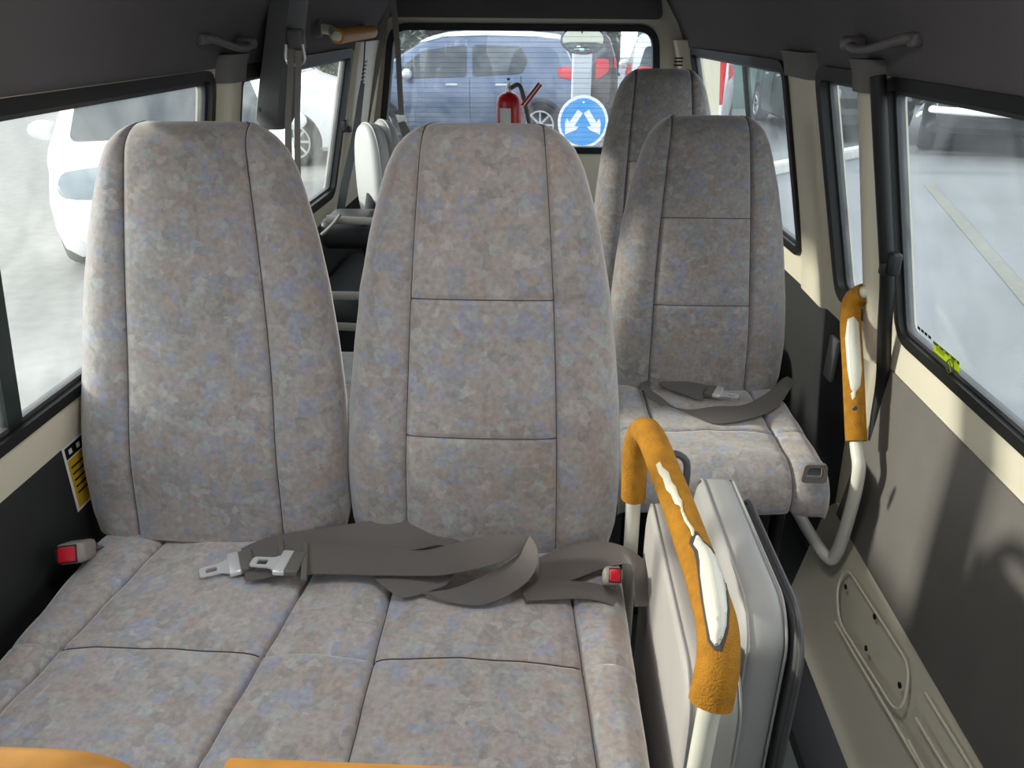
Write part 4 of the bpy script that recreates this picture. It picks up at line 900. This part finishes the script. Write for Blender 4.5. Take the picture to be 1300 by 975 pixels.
def car(name, kind, loc, rot, paint, label, roof=None, cat='car'):
    K = CAR[kind]; L, W = K['L'], K['W']; hl = L/2
    t = thing(name, (loc[0], loc[1], GZ), label, cat)
    b = NB(); N = 44; rings = []
    for i in range(N+1):
        x = -hl+L*(.5-.5*math.cos(PI*i/N)); e = abs(x)/hl; pl = (1-max(0,(e-.72)/.28)**2.6*.22)
        zt = interp(K['top'], x); zb = min(interp(K['belt'], x), zt-.02); hw = W/2*pl; zl = .18+K['wb']+.10*max(0,(e-.9)/.1)
        cab = max(0, min(1, (zt-zb)/.45)); ht = hw*(1-.20*cab)
        ring = [(0,zl),(hw*.88,zl),(hw*.97,zl+.06),(hw,zl+(zb-zl)*.4),(hw*1.0,zl+(zb-zl)*.72),(hw*.965,zb-.01),(hw*.955,zb),(hw*.955+(ht-hw*.955)*.5,zb+(zt-zb)*.45),(ht,zt-.07*cab-.01),(ht*.90,zt-.015*cab),(ht*.5,zt+.02*cab+.005),(0,zt+.03*cab+.012)]
        ring = ring+[(-y,z) for y,z in ring[-2:0:-1]]
        rings.append([b.verts.new((x,y,z)) for y,z in ring])
    n = len(rings[0])
    for i in range(N):
        for j in range(n): b.faces.new((rings[i][j], rings[i+1][j], rings[i+1][(j+1)%n], rings[i][(j+1)%n]))
    b.faces.new(rings[0]); b.faces.new(rings[-1][::-1]); bmesh.ops.recalc_face_normals(b, faces=b.faces)
    me = bpy.data.meshes.new('skin'); b.to_mesh(me); b.free(); tmp = bpy.data.objects.new('skin', me); C.objects.link(tmp)
    # wheel openings cut out of the skin
    cb = NB()
    for wx in (K['fw'], K['rw']):
        for sy in (-1, 1): lathe([(.0001,-.24),(K['wr']+.055,-.24),(K['wr']+.055,.24),(.0001,.24)], 32, bm=cb, mx=Matrix.Translation((wx, sy*W/2, K['wr']+.02))@Matrix.Rotation(PI/2,4,'X'))
    bmesh.ops.recalc_face_normals(cb, faces=cb.faces)
    cm = bpy.data.meshes.new('cut'); cb.to_mesh(cm); cb.free(); co = bpy.data.objects.new('cut', cm); C.objects.link(co)
    mo = tmp.modifiers.new('b', 'BOOLEAN'); mo.object = co; mo.operation = 'DIFFERENCE'; mo.solver = 'EXACT'
    bpy.context.view_layer.update(); ev = tmp.evaluated_get(bpy.context.evaluated_depsgraph_get()); b = NB(); b.from_mesh(ev.to_mesh())
    bpy.data.objects.remove(tmp); bpy.data.objects.remove(co)
    tree = BVHTree.FromBMesh(b)
    def add(nm, bm_, m, par=None, **k):
        bmesh.ops.recalc_face_normals(bm_, faces=bm_.faces)
        me = bpy.data.meshes.new(nm)
        for f in bm_.faces: f.smooth = True
        for e in bm_.edges:
            if len(e.link_faces) == 2 and e.calc_face_angle(0) > math.radians(k.get('sharp', 35)): e.smooth = False
        bm_.to_mesh(me); bm_.free(); me.materials.append(m); o = bpy.data.objects.new(nm, me); C.objects.link(o); o.parent = par or t; return o
    body = add('body', b, paint)
    if roof: add('roof_glare', bvh_patch(tree, [(-1.58,-.62),(.35,-.62),(.50,-.5),(.50,.5),(.35,.62),(-1.58,.62)], 'z', 3, .006), roof)  # white glare painted as a thin skin over the roof
    for sy in (-1, 1):
        for s in K['side']: add('side_window', bvh_patch(tree, rpoly(s, .05, 3), 'y', sy*3, .006), M['cglass'])
        x = (K['side'][-1][0][0]+.12); zh = interp(K['belt'], x)-.10
        for hx in (K['side'][-2][0][0]+.30, K['side'][-1][0][0]+.22) if kind == 'hatch' else (K['side'][-2][0][0]+.22, K['side'][-1][0][0]+.22):
            h = tree.ray_cast(Vector((hx, sy*3, zh)), Vector((0,-sy,0)))[0]
            if h: add('door_handle', rbox(h+Vector((0,sy*.012,0)), (.17,.02,.032), .008), M['silver'])
        for sx in (K['side'][-1][0][0]-.04, K['side'][-1][1][0]+.10, K['side'][-2][0][0]+.02):
            ps = []
            for q in range(12):
                zq = .32+K['wb']+(interp(K['belt'], sx)-.02-.32-K['wb'])*q/11; h = tree.ray_cast(Vector((sx, sy*3, zq)), Vector((0,-sy,0)))[0]
                if h: ps.append(h)
            if len(ps) > 2: add('door_seam', tube(ps, .005, 6), M['under'])
        mxp = K['side'][-1][1][0]-.22; mz = interp(K['belt'], mxp)+.07
        mb = bmesh.new(); bmesh.ops.create_uvsphere(mb, u_segments=18, v_segments=10, radius=1); bmesh.ops.scale(mb, verts=mb.verts, vec=(.075,.11,.075)); bmesh.ops.translate(mb, verts=mb.verts, vec=(mxp, sy*(W/2+.05), mz))
        join(mb, tube([(mxp,sy*(W/2-.10),mz-.05),(mxp,sy*(W/2),mz-.04)], .025, 8)); add('door_mirror', mb, M['silver'] if paint is not M['white'] else M['white'])
        hy = sy*(W/2-.28)
        add('headlamp', bvh_patch(tree, rpoly([(hy-.17,.62+K['wb']*1.1),(hy+.17,.60+K['wb']*1.1),(hy+.19,.78+K['wb']*1.1),(hy-.15,.75+K['wb']*1.1)], .06, 4), 'x', 4, .008, steps=.06), M['lamp'])
        tz = .87+K['wb']*1.3; ty = sy*(W/2-.34)
        add('tail_lamp', bvh_patch(tree, rpoly([(ty-.12,tz-.02),(ty+.12,tz-.18),(ty+.12,tz+.20),(ty-.12,tz+.18)], .04, 4), 'x', -4, .010, steps=.06), M['tail'])
        add('tail_lamp', bvh_patch(tree, rpoly([(-hl+.03,tz-.20),(-hl+.10,tz+.02),(-hl+.34,tz+.10),(-hl+.36,tz+.20),(-hl+.20,tz+.24),(-hl+.12,tz+.10)], .03, 3), 'y', sy*3, .010, steps=.06), M['tail'])
    wz, rz = K['wz'], K['rz']; w_ = W/2*.76
    add('windscreen', bvh_patch(tree, rpoly([(-w_*1.06,wz[0]),(w_*1.06,wz[0]),(w_*.88,wz[1]),(-w_*.88,wz[1])], .06, 4), 'x', 4, .006), M['cglass'])
    add('rear_window', bvh_patch(tree, rpoly([(-w_*.95,rz[0]),(w_*.95,rz[0]),(w_*.82,rz[1]),(-w_*.82,rz[1])], .06, 4), 'x', -4, .006), M['cglass'])
    add('grille', bvh_patch(tree, rpoly([(-.34,.50+K['wb']),(.34,.50+K['wb']),(.40,.64+K['wb']),(-.40,.64+K['wb'])], .03, 3), 'x', 4, .008), M['under'])
    add('number_plate', bvh_patch(tree, [(-.26,.46+K['wb']),(.26,.46+K['wb']),(.26,.57+K['wb']),(-.26,.57+K['wb'])], 'x', -4, .012), M['signw'])
    r = K['wr']
    for wx in (K['fw'], K['rw']):
        for sy in (-1, 1):
            mxw = Matrix.Translation((wx, sy*(W/2-.11), r))@Matrix.Rotation(-sy*PI/2, 4, 'X')
            wl = add('wheel', lathe([(r*.66,-.10),(r*.92,-.105),(r,-.07),(r,.07),(r*.92,.105),(r*.66,.10),(r*.64,.05),(r*.64,-.05)], 36, mx=mxw), M['tyre'])
            add('hub_disc', lathe([(.0001,.0),(r*.64,.0),(r*.64,.02),(.0001,.025)], 28, mx=mxw), M['under'], wl)
            rm = NB(); rr_ = [(r*.66*math.cos(a), r*.66*math.sin(a), .085) for a in [k/28*2*PI for k in range(28)]]; tube(rr_, .018, 6, bm=rm, closed=True)
            for k in range(8):
                a = k/8*2*PI; tube([(.03*math.cos(a),.03*math.sin(a),.06),(r*.64*math.cos(a),r*.64*math.sin(a),.085)], .017, 6, bm=rm)
            lathe([(.0001,.04),(.05,.04),(.05,.085),(.0001,.09)], 16, bm=rm); bmesh.ops.transform(rm, matrix=mxw, verts=rm.verts); add('rim', rm, M['rim'], wl)
    t.rotation_euler.z = rot; return t
car('hatchback_car', 'hatch', (-1.42, 12.65), PI, M['blue'], 'light blue hatchback with white glare painted on its roof, parked side-on behind the rear window', roof=M['white'])
car('white_car', 'low', (-3.30, 7.02), math.atan2(-.92,.40), M['white'], 'white car facing the van, seen through the big left window beside the left backrest')
car('white_car', 'hatch', (-4.30, 10.75), 0, M['white'], 'white car parked crosswise farther back, seen through the rear left window')
car('silver_car', 'hatch', (2.15, 14.3), math.atan2(.99,.12), M['silver'], 'silver car with red tail lamp to the right of the grey sign post')
car('dark_car', 'hatch', (.35, 17.2), math.atan2(.99,-.05), M['maroon'], 'dark car with red tail lamp half hidden by the grey sign post')
car('dark_blue_car', 'hatch', (4.70, 14.2), -PI/2, M['darkcar'], 'dark car with a bright wheel beyond the kerb, seen through the right rear side window')
sv = car('off_road_car', 'suv', (6.80, 12.70), math.atan2(-.89,-.45), M['darkcar'], 'dark off-road car with white grille frame, at the top of the sliding door window')
def local(nm, bm_, m):
    me = bpy.data.meshes.new(nm); bmesh.ops.recalc_face_normals(bm_, faces=bm_.faces)
    for f in bm_.faces: f.smooth = True
    bm_.to_mesh(me); bm_.free(); me.materials.append(m); o = bpy.data.objects.new(nm, me); C.objects.link(o); o.parent = sv
local('bull_bar', tube([(2.16,-.78,.62),(2.30,-.72,.62),(2.32,0,.60),(2.30,.72,.62),(2.16,.78,.62)], .045, 12, smooth_n=5), M['signw'])
local('grille_frame', tube([(2.30,-.48,.66),(2.32,-.46,.98),(2.32,.46,.98),(2.30,.48,.66)], .028, 10), M['signw'])
for sy in (-1, 1): local('step_bar', tube([(1.0,sy*.95,.45),(.85,sy*1.02,.42),(-.85,sy*1.02,.42),(-1.0,sy*.95,.45)], .04, 10, smooth_n=3), M['signw'])
# sign and post
t = thing('road_sign', (.25, 9.5, GZ), 'round blue road sign with two white arrows pointing down left and down right', 'road sign')
sc_ = P(740, 155, Y=9.5); R_ = .295
mxs = Matrix.Translation(sc_)@Matrix.Rotation(PI/2, 4, 'X')
obj('rim_plate', lathe([(.0001,-.01),(R_,-.01),(R_,.008),(.0001,.008)], 48, mx=mxs), M['signw'], t, sharp=30)
obj('blue_face', lathe([(.0001,.0),(R_*.89,.0),(R_*.89,.011),(.0001,.011)], 48, mx=mxs), M['signb'], t, sharp=30)
def arrow(sx):
    ax = Vector((sx*.55, -.83)).normalized(); ay = Vector((-ax.y, ax.x)); o = Vector((sx*.035, .12))
    pl = [(0,-.036),(.17,-.036),(.15,-.085),(.20,-.075),(.31,0),(.20,.075),(.15,.085),(.17,.036),(0,.036)]
    return plate([tuple(o+ax*a*1.0+ay*c) for a, c in pl], [], lambda u,v,w: (sc_.x+u, sc_.y-.0115-w, sc_.z+v), .002)
for s in (-1, 1): obj('arrow', arrow(s), M['signw'], t, smooth=False)
obj('bolt', lathe([(.0001,.011),(.014,.011),(.012,.016),(.0001,.017)], 12, mx=Matrix.Translation((0,0,R_*.74))@mxs), M['signw'], t)
obj('sign_stand', tube([(sc_.x, 9.53, GZ), (sc_.x, 9.53, sc_.z+.2)], .03, 12), M['pole'], t)
p = P(738, 100, Y=10.2); o = obj('square_post', rbox((p.x, 10.2, .9), (.235,.235,2.5), .02), M['pole']); tag(o, 'square pale grey post behind the round blue road sign', 'post')
# hedges and far structures
def leafy(name, x0, x1, y, z1, label, m1='leafd', n=1500, dep=1.2):
    t = thing(name, ((x0+x1)/2, y, GZ), label, 'hedge'); b = NB(); rnd = random.Random(int(x0*10)+5)
    g = 30; v = [[b.verts.new((x0+(x1-x0)*i/g, y+.15*math.sin(i*1.7+j)+rnd.uniform(-.15,.15)+.25*(j/8)**2, GZ+(z1-GZ-.15+.2*rnd.random()*(j==8))*j/8)) for j in range(9)] for i in range(g+1)]
    w_ = [[b.verts.new((q.co.x, y+dep, q.co.z)) for q in r_] for r_ in v]
    for i in range(g):
        for j in range(8):
            b.faces.new((v[i][j], v[i+1][j], v[i+1][j+1], v[i][j+1])); b.faces.new((w_[i][j], w_[i][j+1], w_[i+1][j+1], w_[i+1][j]))
        b.faces.new((v[i][8], v[i+1][8], w_[i+1][8], w_[i][8]))
    obj('inner_growth', b, M[m1], t)
    b = NB()
    for _ in range(n):
        c = Vector((rnd.uniform(x0,x1), y-rnd.uniform(.05,.35), rnd.uniform(GZ+.1, z1))); s = rnd.uniform(.05,.13)
        a = Vector((rnd.gauss(0,1),rnd.gauss(0,1),rnd.gauss(0,1))).normalized(); d_ = a.cross(Vector((rnd.gauss(0,1),rnd.gauss(0,1),rnd.gauss(0,1)))).normalized()
        vs = [b.verts.new(c+q) for q in (a*s, d_*s*.4, -a*s, -d_*s*.4)]; b.faces.new(vs)
    o = obj('leaves', b, M['leafl'], t, smooth=False); return t
leafy('hedge', -7, 1.6, 19.5, 2.4, 'dark hedge with pale leaves behind the light blue hatchback')
leafy('hedge', 4.8, 13, 18.5, 2.2, 'dark hedge beyond the cars on the right', n=900)
# green hoarding with slanted bars, and red-white pole
t = thing('hoarding', (3.1, 17.7, GZ), 'pale green hoarding with slanted white bars, seen through the right rear side window', 'fence')
obj('board', rbox((3.1, 17.7, .75), (2.6, .06, 2.2), .01), M['hoard'], t)
for k in range(9): obj('white_bar', rbox((2.35, 17.65, .25+.2*k), (.42,.02,.05), .004, mx=Matrix.Rotation(-.7,4,'Y')), M['signw'], t)
t = thing('marker_pole', (3.0, 15.9, GZ), 'red and white striped marker pole before the green hoarding', 'pole')
p = P(912, 85, Y=11.6); 
t.location = (p.x, 11.6, GZ)
for k in range(4): obj('red_band' if k % 2 else 'white_band', lathe([(.0001,GZ+.62*k),(.11,GZ+.62*k),(.11,GZ+.62*(k+1)-.002),(.0001,GZ+.62*(k+1)-.002)], 20, mx=Matrix.Translation((p.x,11.6,0))), M['tail'] if k % 2 else M['signw'], t)
# ---------------------------------------------------------------- light
w = bpy.data.worlds.new('sky'); bpy.context.scene.world = w; w.use_nodes = True; nt = w.node_tree; bg = nt.nodes['Background']
sk = nt.nodes.new('ShaderNodeTexSky'); sk.sky_type = 'HOSEK_WILKIE'; sk.turbidity = 5; sk.ground_albedo = .5; sk.sun_direction = Vector((-.90,.08,.40)).normalized()
mx_ = nt.nodes.new('ShaderNodeMix'); mx_.data_type = 'RGBA'; mx_.inputs['Factor'].default_value = .55; mx_.inputs['B'].default_value = (.93,.96,1,1)
nt.links.new(sk.outputs[0], mx_.inputs['A']); nt.links.new(mx_.outputs['Result'], bg.inputs['Color']); bg.inputs['Strength'].default_value = 2.8
def sun(dirv, e, ang, col):
    l = bpy.data.lights.new('sun', 'SUN'); l.energy = e; l.angle = math.radians(ang); l.color = col; o = bpy.data.objects.new('sun', l); C.objects.link(o)
    o.rotation_euler = Vector(dirv).to_track_quat('-Z', 'Y').to_euler(); o.location = (0,0,5)
sun((.95,-.08,-.28), 3.4, 4, (1,.91,.80))
l = bpy.data.lights.new('fill_light', 'AREA'); l.shape = 'RECTANGLE'; l.size = .2; l.size_y = .3; l.energy = 3; l.color = (1,.97,.93); o = bpy.data.objects.new('fill_light', l); C.objects.link(o); o.location = (-.05,.7,1.55)  # area light added inside the van as fill
sc = bpy.context.scene
sc.view_settings.view_transform = 'Standard'; sc.view_settings.look = 'None'; sc.view_settings.gamma = 1; sc.view_settings.use_curve_mapping = False
sc.view_settings.exposure = .38
sc.cycles.use_denoising = True; sc.cycles.max_bounces = 10; sc.cycles.diffuse_bounces = 6; sc.cycles.transparent_max_bounces = 16; sc.cycles.sample_clamp_indirect = 8
